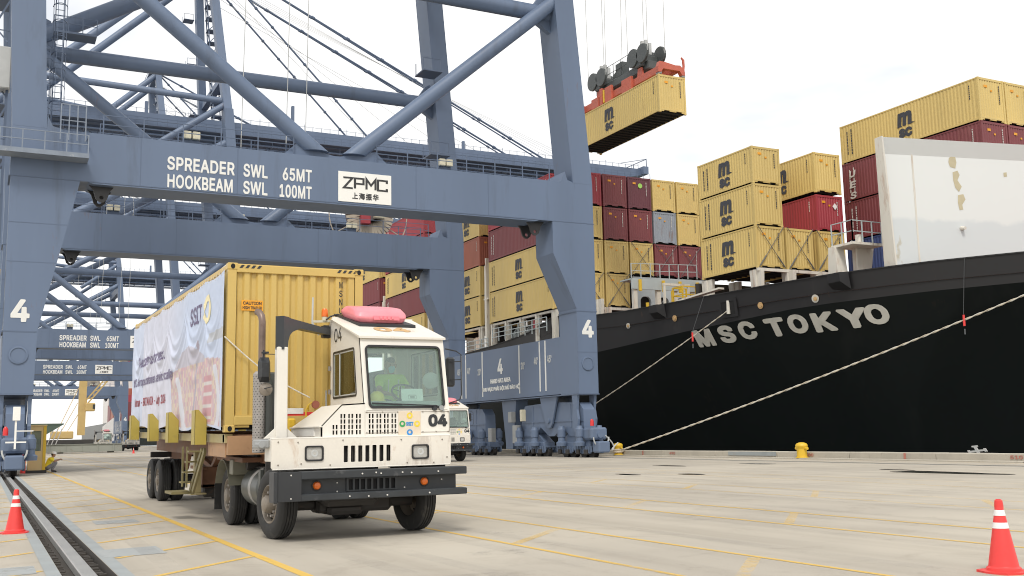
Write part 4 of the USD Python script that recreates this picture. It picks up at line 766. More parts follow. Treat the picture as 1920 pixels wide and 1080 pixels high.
def build_container(T, L, H, m, logo=True, coarse=False, W=2.438, logo_at=None, marks='logo_dark', origin=(0, 0, 0), code=True, skip_front=False):
    """base corner (inboard -x, near -y) at origin"""
    ox, oy, oz = origin; c = .17
    def X(mb): 
        mb.v = [v+A([ox, oy, oz]) for v in mb.v]; return mb
    fr = MB()
    for x in (0, W-c):
        for y in (0, L-c): fr.box(x+.012, x+c-.012, y+.012, y+c-.012, .118, H-.118)
    for x in (0, W-.10): fr.box(x+.02, x+.08, c, L-c, .09, .22); fr.box(x+.02, x+.08, c, L-c, H-.10, H-.015)
    for y in (0, L-.12): fr.box(c, W-c, y+.02, y+.10, .17, .29); fr.box(W*.5-.3, W*.5+.3, y+.03, y+.09, .10, .17); fr.box(c, c+.25, y+.03, y+.09, .08, .17); fr.box(W-c-.25, W-c, y+.03, y+.09, .08, .17); fr.box(c, W-c, y+.02, y+.10, H-.16, H-.012)
    f_ = T.part('frame', X(fr), m)
    cc = MB()
    for x in (0, W-.178):
        for y in (0, L-.178):
            for z in (0, H-.118): cc.cbox(x, x+.178, y, y+.178, z, z+.118, .012)
    T.part('corner_casting', X(cc), m, parent=f_, kind='stuff')
    ns = int(round((L-2*c)/.276)); e_n = 9
    T.part('side_panel', X(panel(corr(ns, L-2*c), .19, H-.10, (.03, c, 0), (0, 1, 0), (1, 0, 0))), m)
    T.part('side_panel', X(panel(corr(ns, L-2*c), .19, H-.10, (W-.03, L-c, 0), (0, -1, 0), (-1, 0, 0))), m)
    if not skip_front: T.part('end_panel', X(panel(corr(e_n, W-2*c, .036), .26, H-.15, (W-c, .035, 0), (-1, 0, 0), (0, 1, 0))), m)
    T.part('end_panel', X(panel(corr(e_n, W-2*c, .036), .26, H-.15, (c, L-.035, 0), (1, 0, 0), (0, -1, 0))), m)
    T.part('roof_panel', X(MB().box(.08, W-.08, .1, L-.1, H-.05, H-.03)), m)
    fl = MB().box(.08, W-.08, .12, L-.12, .14, .17)
    for k in range(int(L/.6)): fl.box(.1, W-.1, .3+k*.6, .36+k*.6, .04, .14)
    T.part('floor', X(fl), 'container_floor')
    if logo:
        at = logo_at or L*.5
        T.part('logo', X(MB().plate(LOGO, (.026, at, H*.5), (0, -1.0, 0), (0, 0, 1.0), .012)), 'logo_dark')
    if code:
        mk = MB(); r_ = random.Random(5)
        for y, z0, z1 in ((L-.75, .75, H-.55), (L-1.15, .55, H-.45)):
            z = z1
            while z > z0: h = r_.choice((.10, .16, .22)); mk.box(.004, .028, y, y+.075, z-h, z); z -= h+.05
        for y, z0, z1 in ((.7, H*.55, H-.4),):
            z = z1
            while z > z0: h = r_.choice((.08, .12)); mk.box(.004, .028, y, y+.06, z-h, z); z -= h+.05
        T.part('side_code', X(mk), marks, kind='stuff')
        mk = MB(); z = H-.4
        while z > H*.45: h = r_.choice((.07, .11)); mk.box(W-.52, W-.46, .01, .035, z-h, z); z -= h+.045
        T.part('end_code', X(mk), marks, kind='stuff')
        T.part('warning_sticker', X(MB().box(.55, .85, .015, .033, H*.78, H*.78+.16)), 'sticker_orange'); T.part('warning_sticker', X(MB().box(1.15, 1.30, .015, .033, H*.70, H*.70+.12)), 'sticker_orange')
HC, STD = 2.896, 2.591
ORD = ['lowest', 'second-lowest', 'third-lowest', 'fourth-lowest', 'fifth-lowest']
NAMES = {'container_yellow': 'yellow', 'container_maroon': 'maroon', 'container_plum': 'dark plum', 'container_red': 'bright red', 'container_orange': 'rusty orange', 'container_grey': 'grey', 'container_blue': 'blue'}
def ship_box(x, y, z, L, H, m, label, logo=False, logo_at=None):
    key = (L, H, m, logo, logo_at)
    if key not in PROTO:
        T = Thing('shipping_container', label, 'container', (x, y, z), 'containers stacked on the ship'); PROTO[key] = T.path
        build_container(T, L, H, m, logo, logo_at=logo_at, origin=(x, y, z), marks='logo_dark' if m == 'container_yellow' else 'mark_white')
    else: copy(PROTO[key], 'shipping_container', label, 'container', (x, y, z), 'containers stacked on the ship')
G = .018
Yl, Ma, Pl, Re, Or, Gr, Bl = ('container_'+k for k in ('yellow', 'maroon', 'plum', 'red', 'orange', 'grey', 'blue'))
def lab(m, what): return f'{NAMES[m]} container {what}'
# S: outer short stack near the bow
for k, (z, h, w_) in enumerate(((12.22, HC, 'bottom'), (15.12, HC, 'middle'), (18.02, STD, 'top'))):
    ship_box(45.68, 53.8, z, 6.058, h, Yl, lab(Yl, f'with a logo, {w_} of the three-high stack above the ship\'s name'), True)
ship_box(48.26, 53.8, 12.22, 6.058, HC, Yl, lab(Yl, 'end behind lashing rods, right of the three-high stack\'s bottom box'))
ship_box(51.2, 53.8, 12.22, 6.058, HC, Yl, lab(Yl, 'end behind lashing rods directly below the bright red container'))
ship_box(51.2, 53.8, 15.12, 6.058, STD, Re, lab(Re, 'with a white diamond sign between yellow boxes near the white breakwater'))
ship_box(51.2, 53.8, 17.86, 6.058, HC, Yl, lab(Yl, 'resting on the bright red container near the white breakwater'), True, 3.5)
# L: long stacks behind the breakwater
for c_, x in enumerate((56.0, 58.52, 61.04)):
    cn = ('in the outermost stack behind the white breakwater', 'in the second stack behind the white breakwater', 'in the third stack behind the white breakwater')[c_]
    for k, (z, m_, w_) in enumerate(((12.1, Bl, 'lowest'), (15.0, Ma, 'second-lowest'), (17.9, Ma, 'second from the top'), (20.8, Yl, 'topmost'))):
        if c_ and k < 2: continue
        ship_box(x, 43.8, z, 12.192, HC, m_, lab(m_, f'{w_} {cn}'), m_ == Yl)
# A: block of end faces between the big crane leg and the three-high stack
COLS = [47.3, 49.9, 52.5, 55.1, 44.7, 57.7]
A_ = {0: [(12.2, Yl), (15.1, Yl), (18.05, Ma), (21.0, Ma)], 1: [(15.1, Yl), (18.05, Ma), (21.0, Pl)], 2: [(15.1, Ma), (18.05, Gr), (21.0, Yl)], 3: [(15.1, Ma), (18.05, Yl), (21.0, Yl)], 4: [(12.2, Yl), (15.1, Yl), (18.05, Yl), (21.0, Re)], 5: [(15.1, Ma), (18.05, Yl), (21.0, Yl)]}
CN = {4: 'column right beside the crane leg', 0: 'second column from the crane leg', 1: 'third column from the crane leg', 2: 'fourth column from the crane leg', 3: 'fifth column from the crane leg', 5: 'sixth column, mostly hidden by the three-high stack'}
for c_, lst in A_.items():
    for z, m_ in lst: ship_box(COLS[c_], 75.4, z, 12.192, HC, m_, lab(m_, f'end, {["lowest", "second-lowest", "third-lowest", "top"][round((z-12.2)/2.93)]} in the {CN[c_]}'))
# outer column: long sides seen through the crane legs
BAYS = [(75.4, [Yl, Yl, Ma, Re], 'stack between the seaward crane legs'), (89.6, [Yl, Yl, Or, Yl], 'stack just right of the far crane leg'), (103.9, [Yl, Ma, Yl, Re, Re], 'stack just left of the far crane leg'), (118.2, [Yl, Ma, Ma, Yl, Re], 'stack beside the trailer\'s container'), (132.5, [Yl, Ma, Yl, Yl, Ma], 'stack hidden behind the trailer\'s container')]
for b, (y, lst, nm) in enumerate(BAYS[:4]):
    for k, m_ in enumerate(lst): ship_box(42.0, y, 11.8+k*(HC+G), 6.058 if b == 1 else 12.192, HC, m_, lab(m_, f'{ORD[k]} in the {nm}'), m_ == Yl)
    if b:
        for k, m_ in enumerate([Yl, Yl, Ma, Yl][:4]): ship_box(44.55, y, 11.8+k*(HC+G), 12.192, HC, m_, lab(m_, f'{ORD[k]} one row inboard of the {nm}'))
for x, y, z, rows in ((45.68, 53.74, 12.25, 3), (47.3, 75.34, 12.25, 4), (44.7, 75.34, 12.25, 1)):
    for k in range(rows):
        xa, xb = x+k*2.6, x+k*2.6+2.4
        for p, q in (((xa+.1, y, z), (xb, y, z+2.9)), ((xb, y, z), (xa+.1, y, z+2.9))):
            p, q = A(p), A(q)
            ship.part('lashing_rod', MB().cyl(p, q, .022, n=6).cyl(p+(q-p)*.05, p+(q-p)*.28, .045, n=6), 'wire_dark', smooth=30)
for c_ in range(4):
    xa = COLS[c_]; z = 15.2
    if c_:
        for p, q in (((xa+.1, 75.34, z), (xa+2.4, 75.34, z+2.8)), ((xa+2.4, 75.34, z), (xa+.1, 75.34, z+2.8))): ship.part('lashing_rod', MB().cyl(p, q, .022, n=6), 'wire_dark', smooth=30)
LT = Thing('hazard_sign', 'white diamond sign on the end of the bright red container', 'sign', (52.9, 53.8, 16.9)); LT.part('sign_plate', MB().plate([(-.22, 0), (0, -.24), (.22, 0), (0, .24)], (52.9, 53.80, 16.95), (1, 0, 0), (0, 0, 1), .02), 'reflect_white')
LT = Thing('round_sticker', 'round green sticker on the dark plum container\'s end', 'sticker', (51.2, 75.4, 23.2)); LT.part('sticker_disc', MB().plate(Point(0, 0).buffer(.22), (51.2, 75.415, 23.15), (1, 0, 0), (0, 0, 1), .02), 'sticker_green')
LT = Thing('side_lettering', 'white letters on the maroon side beside the breakwater', 'lettering', (56, 53, 19))
for ch_, z in (('U', 19.75), ('E', 18.95), ('S', 18.15)): LT.part('letter', MB().plate(affinity.skew(fit_poly(text_poly(ch_, 1, stroke=4), h=.5, w=.5), 10), (55.995, 55.0, z+.15), (0, -1.15, 0), (0, 0, 1), .015), 'mark_white')
# suspended container, spreader, headblock
T = Thing('shipping_container', 'yellow container hanging from the spreader high above the ship', 'container', (43.55, 61.2, 24.9)); build_container(T, 12.192, HC, Yl, True, logo_at=7.0, origin=(43.55, 61.2, 24.9))
S = Thing('container_spreader', 'orange spreader and dark sheave block on ropes, gripping the hanging container', 'spreader', (44.77, 67.3, 27.9))
zb = 27.86
m = MB()
for x in (44.05, 45.15): m.cbox(x, x+.38, 61.5, 73.1, zb+.30, zb+.86, .03)
for y in (63.5, 65.6, 69, 71.1): m.box(44.2, 45.4, y-.12, y+.12, zb+.35, zb+.8)
S.part('main_beam', m, 'spreader_orange')
for y in (61.35, 72.9):
    S.part('end_beam', MB().plate([(-1.2, .05), (-.95, .05), (-.75, .34), (.75, .34), (.95, .05), (1.2, .05), (1.2, .45), (.8, .78), (.35, .74), (-.5, .85), (-1.05, .88), (-1.2, .5)], (44.77, y+.2, zb+.06), (1, 0, 0), (0, 0, 1), .36), 'spreader_orange')
    for x in (43.62, 45.75): S.part('twistlock_housing', MB().cbox(x, x+.3, y-.12, y+.3, zb-.02, zb+.42, .03), 'steel_grey')
    S.part('flipper', MB().tube([(45.95, y, zb+.5), (46.0, y, zb+.9), (45.98, y, zb+1.35), (45.8, y, zb+1.55)], [.09, .1, .1, .06]), 'spreader_orange', smooth=30)
for y0, y1, z0, z1 in ((65.3, 66.7, .05, 1.15), (68.2, 69.2, .05, 1.35), (70.2, 71.3, .1, .95), (69.6, 70.0, .1, 1.5)): S.part('side_box', MB().cbox(43.86, 44.1, y0, y1, zb+z0, zb+z1, .03), 'spreader_orange')
S.part('cylinder_guard', MB().cyl((43.95, 69.4, zb+.2), (43.95, 69.4, zb+1.25), .11, n=10), 'safety_yellow', smooth=30)
hb = S.part('headblock', MB().cbox(44.3, 45.25, 63.6, 71.2, zb+1.25, zb+1.95, .08), 'headblock_grey')
for y in (64.4, 70.4):
    for x in (44.1, 45.2): S.part('lug', MB().yz([(y-.4, zb+.8), (y+.4, zb+.8), (y+.25, zb+1.5), (y-.25, zb+1.5)], x, x+.14), 'spreader_orange', parent=hb)
    S.part('sheave_block', MB().cbox(43.95, 45.6, y-.45, y+.45, zb+1.55, zb+2.5, .08), 'headblock_grey')
    for s in (-1, 1):
        for x in (43.85, 45.45): S.part('sheave', MB().lathe((x, y+s*.66, zb+2.45), (1, 0, 0), [(.14, 0), (.72, 0), (.75, .04), (.68, .11), (.75, .18), (.72, .22), (.14, .22)], 26), 'headblock_grey', smooth=30)
    for dx, h in ((-.3, .75), (.05, .9), (.38, .7)): S.part('rope_guard', MB().box(44.6+dx, 44.85+dx, y-.1, y+.12, zb+2.7, zb+2.95+h), 'galvanised' if dx else 'headblock_grey')
    for s in (-1, 1):
        for x in (43.96, 45.56):
            S.part('hoist_rope', MB().cyl((x, y+s*1.36, zb+2.45), (x+.15*s, y+s*(1.75 if y < 67 else 1.9), 49.5), .028, n=6), 'galvanised', smooth=30)
S.part('cable_basket', MB().cbox(44.4, 45.1, 67.3, 68.3, zb+1.95, zb+3.1, .05), 'headblock_grey')
S.part('railing', srail((44.35, 65.3, zb+1.95), (44.35, 69.6, zb+1.95), 4, 1.3, .035), 'headblock_grey')

# ------------------------------------------------------------------ bollards and mooring lines
b0 = Thing('mooring_bollard', 'yellow bollard at the middle of the bare quay edge, no line on it', 'bollard', (37.3, 41.3, 0))
def bollard(T, x, y):
    T.part('post', MB().lathe((x, y, .05), (0, 0, 1), [(.32, 0), (.32, .04), (.26, .06), (.245, .42), (.26, .50), (.31, .57), (.31, .64), (.25, .73), (.11, .78), (0, .79)], 28), 'safety_yellow', smooth=40)
    T.part('horn', MB().cyl((x, y-.42, .53), (x, y+.42, .53), .075, n=14), 'safety_yellow', smooth=30)
bollard(b0, 37.3, 41.3)
BX, BY = 37.3, 58.6
copy(b0.path, 'mooring_bollard', 'yellow bollard beside the crane\'s wheels with the thick mooring line tied to it', 'bollard', (BX, BY, 0))
def rope(name, label, pts, r, sag, n=40):
    a, b = A(pts[0]), A(pts[1]); P_ = [a+(b-a)*t-A([0, 0, sag*4*t*(1-t)]) for t in np.linspace(0, 1, n)]
    T = Thing(name, label, 'rope', a)
    for ph in (0, math.pi):
        d = (b-a)/np.linalg.norm(b-a); e = np.cross(d, (0, 0, 1)); e /= np.linalg.norm(e); f = np.cross(e, d); L = np.linalg.norm(b-a); k = int(L*4); V = []
        for t in np.linspace(0, 1, k): w_ = ph+t*L*5.2; V.append(a+(b-a)*t-A([0, 0, sag*4*t*(1-t)])+r*.62*(math.cos(w_)*e+math.sin(w_)*f))
        T.part('strand', MB().tube(V, r*.66, 6), 'rope_line' if ph else 'rope_white', smooth=30)
    return T
# the far end sits on the bow where the photographed line carries on out of frame
best = None
for y in np.linspace(27, 36, 60):
    q = A([hull_x(y, 9.4)-.1, y, 9.4]); d = q-A([0, 0, HGT]); px = 960+FPX*(d@rv)/(d@fw); py = 540-FPX*(d@uv_)/(d@fw); e = abs(py-(820-(px-1225)*(270/695.)))
    if best is None or e < best[0]: best = (e, q)
R1 = rope('mooring_line', 'thick pale mooring line slanting from the bollard by the crane up past the right edge', (A([BX+.25, BY-.3, .42]), best[1]), .05, .25)
t = np.linspace(0, 2*math.pi*2.2, 40); R1.part('bollard_turns', MB().tube([(BX+.29*math.cos(a), BY+.29*math.sin(a), .18+.02*a) for a in t], .07), 'rope_line', smooth=30)
R2 = rope('mooring_line', 'thin tan mooring line from the square fairlead left of the name down behind the crane', (A([38.2, 72.0, .9]), FAIR), .036, .25)
for base, px, lbl in ((best[1]*0, 1806, 'red rat guard hanging on a thin line at the right'), (None, 1298, 'red rat guard where the tan line meets the first letter')):
    a, b = (A([BX+.25, BY-.3, .42]), best[1]) if px == 1806 else (A([38.2, 72.0, .9]), FAIR)
    ts = np.linspace(0, 1, 400); c_ = min(((abs(960+FPX*((a+(b-a)*t_-A([0, 0, HGT]))@rv)/((a+(b-a)*t_-A([0, 0, HGT]))@fw)-px), t_) for t_ in ts))[1]
    q = a+(b-a)*c_-A([0, 0, .25*4*c_*(1-c_)]); RG = Thing('rat_guard', lbl, 'rat guard', q)
    RG.part('guard_plate', MB().cyl(q+A([0, 0, -.34]), q+A([0, 0, .28]), .07, .06, n=10), 'cone_red', smooth=30); RG.part('tag', MB().cyl(q+A([0, 0, -.8]), q+A([0, 0, -.5]), .04, n=8), 'wire_dark')
    yt = q[1]-.4; top = A([hull_x(yt, interp(ZD, yt))-.05, yt, interp(ZD, yt)]); RG.part('tether', MB().cyl(q+A([0, 0, .3]), top, .015, n=5), 'wire_dark')
# ------------------------------------------------------------------ people
def chain(bones, res=.03, n=16):
    out = None
    for (p, rp), (q, rq) in bones:
        h = m3.Manifold.batch_hull([m3.Manifold.sphere(rp, n).translate([float(c) for c in p]), m3.Manifold.sphere(rq, n).translate([float(c) for c in q])]); out = h if out is None else out+h
    mm = out.refine_to_length(res).to_mesh(); t = trimesh.Trimesh(mm.vert_properties[:, :3], mm.tri_verts); trimesh.smoothing.filter_taubin(t, iterations=12); return t
def person(name, label, J, face, vest, trousers, hat=None, mask=False, sc=1.0, grip=None):
    """J: joints in world space; face: unit direction the face looks"""
    J = {k: A(v, float) for k, v in J.items()}; T = Thing(name, label, 'person', J['hip']*[1, 1, 0]); fz = A([0, 0, 1.0]); face = A(face, float)/np.linalg.norm(face)
    H = J['head']; sd = np.cross(face, fz); sd /= np.linalg.norm(sd); up = np.cross(sd, face)
    B = [((J['hip'], .135), (J['waist'], .13)), ((J['waist'], .13), (J['chest'], .155)), ((J['chest'], .15), (J['neck']-[0, 0, .05], .085)), ((J['neck'], .055), (H-up*.06, .06)), ((H+up*.035, .095), (H-up*.06+face*.035, .065)), ((H+up*.04-face*.02, .092), (H-up*.02, .08))]
    for s in 'lr':
        B += [((J['chest']+[0, 0, .06], .09), (J[s+'sh'], .075)), ((J[s+'sh'], .065), (J[s+'el'], .046)), ((J[s+'el'], .044), (J[s+'wr'], .030)), ((J['hip'], .11), (J[s+'hp'], .105)), ((J[s+'hp'], .105), (J[s+'kn'], .065)), ((J[s+'kn'], .064), (J[s+'an'], .042)), ((J[s+'an']-[0, 0, .02], .040), (J[s+'an']+face*[.17, .17, 0]-[0, 0, .05], .032))]
    body = T.part('body', chain(B), 'skin', smooth=True)
    for s in 'lr':       # hands: palm, four curled fingers and a thumb
        w_ = J[s+'wr']; d = w_-J[s+'el']; d /= np.linalg.norm(d); k = grip if grip is not None else A([0, 0, -1.0]); k = k-d*(k@d); k /= np.linalg.norm(k); b = np.cross(d, k)
        hb_ = [((w_, .026), (w_+d*.07, .030)), ((w_+d*.02+b*.02, .02), (w_+d*.085+b*.028, .018)), ((w_+d*.02-b*.02, .02), (w_+d*.085-b*.028, .018))]
        for i, L in enumerate((.062, .070, .066, .052)):
            o = w_+d*.085+b*(.030-.020*i); p1 = o+d*L*.5+k*L*.15; p2 = p1+d*L*.2+k*L*.45; p3 = p2-d*L*.15+k*L*.35
            hb_ += [((o, .010), (p1, .0095)), ((p1, .0095), (p2, .009)), ((p2, .009), (p3, .008))]
        o = w_+d*.03+b*.030; p1 = o+b*.03+d*.03+k*.01; hb_ += [((o, .014), (p1, .011)), ((p1, .011), (p1+d*.03+k*.02, .009))]
        T.part('hand', chain(hb_, .006, 10), 'skin', smooth=True)
    V = [((J['hip']+[0, 0, .05], .15), (J['waist'], .148)), ((J['waist'], .148), (J['chest'], .172)), ((J['chest'], .168), (J['neck']-[0, 0, .075], .10))]
    for s in 'lr': V += [((J['chest']+[0, 0, .06], .11), (J[s+'sh'], .092)), ((J[s+'sh'], .088), (J[s+'sh']*.45+J[s+'el']*.55, .066))]
    T.part('vest', chain(V), vest, smooth=True)
    bm = MB()
    for s in (-1, 1): bm.bar(J['waist']+face*.14+sd*s*.09, J['chest']+face*.165+sd*s*.09+[0, 0, .08], .045, .01, up=sd)
    T.part('reflective_band', bm, 'reflect_white')
    L = [((J['hip'], .148), (J['hip']+[0, 0, .03], .145))]
    for s in 'lr': L += [((J['hip'], .12), (J[s+'hp'], .118)), ((J[s+'hp'], .118), (J[s+'kn'], .080)), ((J[s+'kn'], .079), (J[s+'an']+[0, 0, .05], .060))]
    T.part('trousers', chain(L), trousers, smooth=True)
    for s in 'lr': T.part('shoe', chain([((J[s+'an']-[0, 0, .03], .052), (J[s+'an']+face*[.18, .18, 0]-[0, 0, .055], .040))], .02), 'cloth_dark', smooth=True)
    fm = MB()
    for s in (-1, 1): fm.add(*[(lambda t: (A(t.vertices)+H+up*.015+face*.085+sd*s*.034, A(t.faces)))(trimesh.creation.icosphere(1, .0125))][0])
    T.part('eyes', fm, 'hair_black', smooth=True)
    T.part('nose', MB().hull([H+up*.01+face*.10, H-up*.032+face*.118, H-up*.036+sd*.018+face*.095, H-up*.036-sd*.018+face*.095]), 'skin')
    for s in (-1, 1): T.part('ear', chain([((H-up*.02+sd*s*.094, .014), (H+up*.02+sd*s*.097, .018))], .01, 10), 'skin', smooth=True)
    T.part('hair', chain([((H+up*.055-face*.025, .094), (H+up*.0-face*.04, .085)), ((H+up*.075+face*.02, .076), (H+up*.06-face*.02, .09))]), 'hair_black', smooth=True)
    if mask: T.part('face_mask', chain([((H-up*.045+face*.055, .062), (H-up*.075+face*.05, .052))], .015), 'mask_blue', smooth=True)
    else: T.part('mouth', MB().hull([H-up*.066+face*.098+sd*.022, H-up*.066+face*.098-sd*.022, H-up*.074+face*.095+sd*.018, H-up*.074+face*.095-sd*.018, H-up*.07+face*.104]), 'container_maroon')
    if hat:
        hm_ = MB().lathe(H+up*.055, up, [(.135, -.01), (.14, 0), (.118, .01), (.115, .05), (.09, .095), (.045, .118), (0, .122)], 22); T.part('helmet', hm_, hat, smooth=40)
    return T

# ------------------------------------------------------------------ terminal tractor
TR = Thing('terminal_tractor', 'white terminal tractor numbered 04 in front, pulling the yellow container', 'truck', (5.3, 16.5, 0), 'white terminal tractors')
W_, CW, BK = 'cream_white', 'cream_white_rust', 'black_paint'
def slots(poly, cells):
    for c in cells: poly = poly.difference(c)
    return poly
FY = 15.60
ap = sbox(3.85, 1.09, 6.75, 1.535).buffer(-.03).buffer(.03)
gr = [sbox(4.965+k*.115, 1.165, 5.035+k*.115, 1.415) for k in range(7)]
gr = [g.buffer(-.012).buffer(.012) for g in gr]
ap = slots(ap, gr+[sbox(4.365, 1.205, 4.635, 1.415).buffer(-.03).buffer(.03), sbox(6.085, 1.19, 6.355, 1.40).buffer(-.03).buffer(.03)])
a_ = TR.part('front_apron', MB().xz(ap, FY, FY+.03), CW)
TR.part('apron_lip', MB().cbox(3.85, 6.75, FY-.004, FY+.10, 1.532, 1.556, .006).cbox(3.87, 6.74, FY-.004, FY+.05, 1.076, 1.092, .005), W_, parent=a_)
TR.part('apron_side', MB().cbox(3.85, 3.90, FY+.03, FY+.42, 1.2, 1.535, .01).cbox(6.70, 6.75, FY+.03, FY+.5, 1.09, 1.535, .01), W_, parent=a_)
TR.part('grille_void', MB().box(4.9, 5.83, FY+.07, FY+.5, 1.10, 1.45), 'dark_void')
for k in range(14): TR.part('radiator_bar', MB().cyl((4.93+k*.065, FY+.055, 1.15), (4.93+k*.065, FY+.055, 1.43), .008, n=6), 'chassis_dark')
for x, z in ((4.5, 1.31), (6.22, 1.295)):
    h_ = TR.part('headlight', MB().plate(sbox(-.125, -.095, .125, .095).buffer(-.03).buffer(.03), (x, FY+.025, z), (1, 0, 0), (0, 0, 1), .02), 'lamp_lens')
    TR.part('headlight_bezel', MB().plate(sbox(-.145, -.115, .145, .115).buffer(-.04).buffer(.04).difference(sbox(-.12, -.09, .12, .09).buffer(-.03).buffer(.03)), (x, FY, z), (1, 0, 0), (0, 0, 1), .018), 'rubber_seal', parent=h_)
    TR.part('reflector', MB().lathe((x+.01, FY+.02, z), (0, -1, 0), [(.0, .012), (.05, .018), (.075, .005)], 18), 'galvanised', parent=h_, smooth=30)
for x, z in ((3.95, 1.49), (4.25, 1.48), (4.95, 1.5), (5.9, 1.49), (6.6, 1.48), (3.95, 1.15), (4.3, 1.16), (4.75, 1.13), (6.0, 1.13), (6.45, 1.12), (6.68, 1.2)): TR.part('bolt', MB().cyl((x, FY-.012, z), (x, FY+.002, z), .011, n=8), 'rim_dirty', parent=a_)
TR.part('side_bracket', MB().cbox(3.68, 3.85, FY+.1, FY+.5, 1.40, 1.535, .02).cyl((3.72, FY+.05, 1.46), (3.72, FY+.3, 1.46), .05, n=10), 'steel_grey')
# upper nose panel, vents, number, emblem
def vent_cells(x0, n, z0, rows): return [sbox(x0+k*.125+d, z0+r*.083, x0+k*.125+d+.030, z0+r*.083+.066) for k in range(n) for d in (0, .052) for r in range(rows)]
UY = 15.68
up_ = slots(sbox(5.335, 1.556, 6.77, 1.95), vent_cells(5.395, 4, 1.585, 4))
u_ = TR.part('nose_panel', MB().xz(up_, UY, UY+.025), W_)
TR.part('panel_seam', MB().xz(sbox(5.345, 1.60, 6.76, 1.925).buffer(.004).difference(sbox(5.345, 1.60, 6.76, 1.925).buffer(-.004)).difference(sbox(5.3, 1.6, 5.36, 1.92)), UY-.004, UY), 'rim_dirty', parent=u_)
for x in (5.36, 5.62, 5.87, 6.1, 6.3, 6.53, 6.74):
    for z in (1.605, 1.925): TR.part('rivet', MB().cyl((x, UY-.012, z), (x, UY, z), .010, n=8), 'rim_dirty', parent=u_)
TR.part('vent_void', MB().box(5.36, 5.85, UY+.04, UY+.3, 1.56, 1.93), 'dark_void'); TR.part('vent_void', MB().hull([(x, y, z) for y in (UY+.035, UY+.3) for x, z in ((4.66, 1.56), (5.31, 1.56), (5.31, 2.02), (4.98, 2.0), (4.66, 1.70))]), 'dark_void')
TR.part('number', MB().plate(fit_poly(text_poly('04', 1, stroke=6), h=.20, w=.33), (6.56, UY-.004, 1.785), (1, 0, 0), (0, 0, 1), .004), 'black_paint', parent=u_)
em = TR.part('emblem', MB().plate(sbox(-.19, -.20, .19, .20), (6.075, UY-.003, 1.735), (1, 0, 0), (0, 0, 1), .003), 'emblem_ground')
for dx, dz, m_ in ((0, .13, 'emblem_gold'), (-.125, 0, 'emblem_green'), (.125, 0, 'emblem_gold'), (0, -.135, 'emblem_blue')):
    TR.part('emblem_ring', MB().plate(Point(dx, dz).buffer(.050).difference(Point(dx, dz+.005).buffer(.024)), (6.075, UY-.006, 1.735), (1, 0, 0), (0, 0, 1), .004), m_, parent=em)
TR.part('lettering', MB().plate(fit_poly(text_poly('SSIT', 1, stroke=5), h=.062, w=.125), (6.075, UY-.006, 1.735), (1, 0, 0), (0, 0, 1), .004), 'emblem_blue', parent=em)
# hood beside the cab
hf = slots(Polygon([(4.63, 1.556), (5.33, 1.556), (5.33, 2.07), (4.96, 2.05), (4.63, 1.72)]), vent_cells(4.935, 3, 1.585, 4)+vent_cells(4.81, 1, 1.585, 2))
h0 = TR.part('engine_hood', MB().xz(hf, UY, UY+.025), W_)
m = MB(); E0 = [(4.63, 1.556), (4.63, 1.72), (4.96, 2.05), (5.33, 2.07)]
for (xa, za), (xb, zb_) in zip(E0, E0[1:]):
    bk = lambda x: 17.43 if x < 4.7 else 16.78
    V = [(xa, UY, za), (xb, UY, zb_), (xb, bk(xb), zb_), (xa, bk(xa), za)]; V += [(x+.02*(za != zb_ and xa == xb), y, z-.02) for x, y, z in V]
    m.add(V, [(3, 2, 1, 0), (4, 5, 6, 7), (0, 1, 5, 4), (1, 2, 6, 5), (2, 3, 7, 6), (3, 0, 4, 7)])
m.hull([(4.64, 17.42, 1.56), (4.64, 17.42, 1.71), (5.33, 17.42, 1.56), (5.33, 17.42, 1.72), (4.97, 16.79, 2.04), (5.33, 16.79, 2.06), (4.97, 16.79, 1.56)]); TR.part('hood_cover', m, W_, parent=h0)
TR.part('hood_seam', MB().cbox(4.60, 4.64, UY-.006, UY+1.74, 1.700, 1.722, .004).cbox(4.60, 4.64, UY+.03, UY+1.7, 1.53, 1.556, .004), W_, parent=h0)
TR.part('battery_door', MB().box(4.615, 4.63, UY+.35, UY+1.6, 1.57, 1.69), 'notice_white', parent=h0)
TR.part('battery_box', MB().cbox(4.3, 4.62, UY+.3, UY+1.7, 1.30, 1.54, .01), 'chassis_dark')
# cab
CX0, CX1, FZ0, FZ1 = 5.33, 6.77, 1.95, 3.12
def fy(z): return 15.69+(z-FZ0)*.21
vv = A([0, fy(FZ1)-fy(FZ0), FZ1-FZ0]); vl = np.linalg.norm(vv); vv /= vl
ws = sbox(.080, .045, 1.355, 1.060).buffer(-.07).buffer(.07)
cab = TR.part('cab', MB().plate(sbox(0, 0, 1.44, vl).difference(ws), (CX0, fy(FZ0)+.04, FZ0), (1, 0, 0), vv, .04), W_)
side = Polygon([(15.69, 1.95), (17.5, 1.95), (17.5, 3.50), (17.38, 3.56), (fy(FZ1), FZ1)])
win = Polygon([(16.08, 2.20), (17.34, 2.20), (17.34, 2.98), (16.22, 2.98)]).buffer(-.05).buffer(.05)
for x, nm in ((CX0+.03, 'cab_side'), (CX1, 'cab_side')): TR.part(nm, MB().yz(side.difference(win), x-.03, x), W_, parent=cab)
TR.part('cab_back', MB().xz(sbox(CX0+.03, 1.6, CX1-.03, 3.5).difference(sbox(CX0+.25, 2.25, CX1-.25, 3.0).buffer(-.06).buffer(.06)), 17.47, 17.5), W_, parent=cab)
TR.part('cab_floor', MB().box(CX0+.03, CX1-.03, 15.75, 17.46, 1.58, 1.62), 'interior_grey', parent=cab)
rf = MB(); yA, zA = fy(FZ1)-.05, FZ1-.01
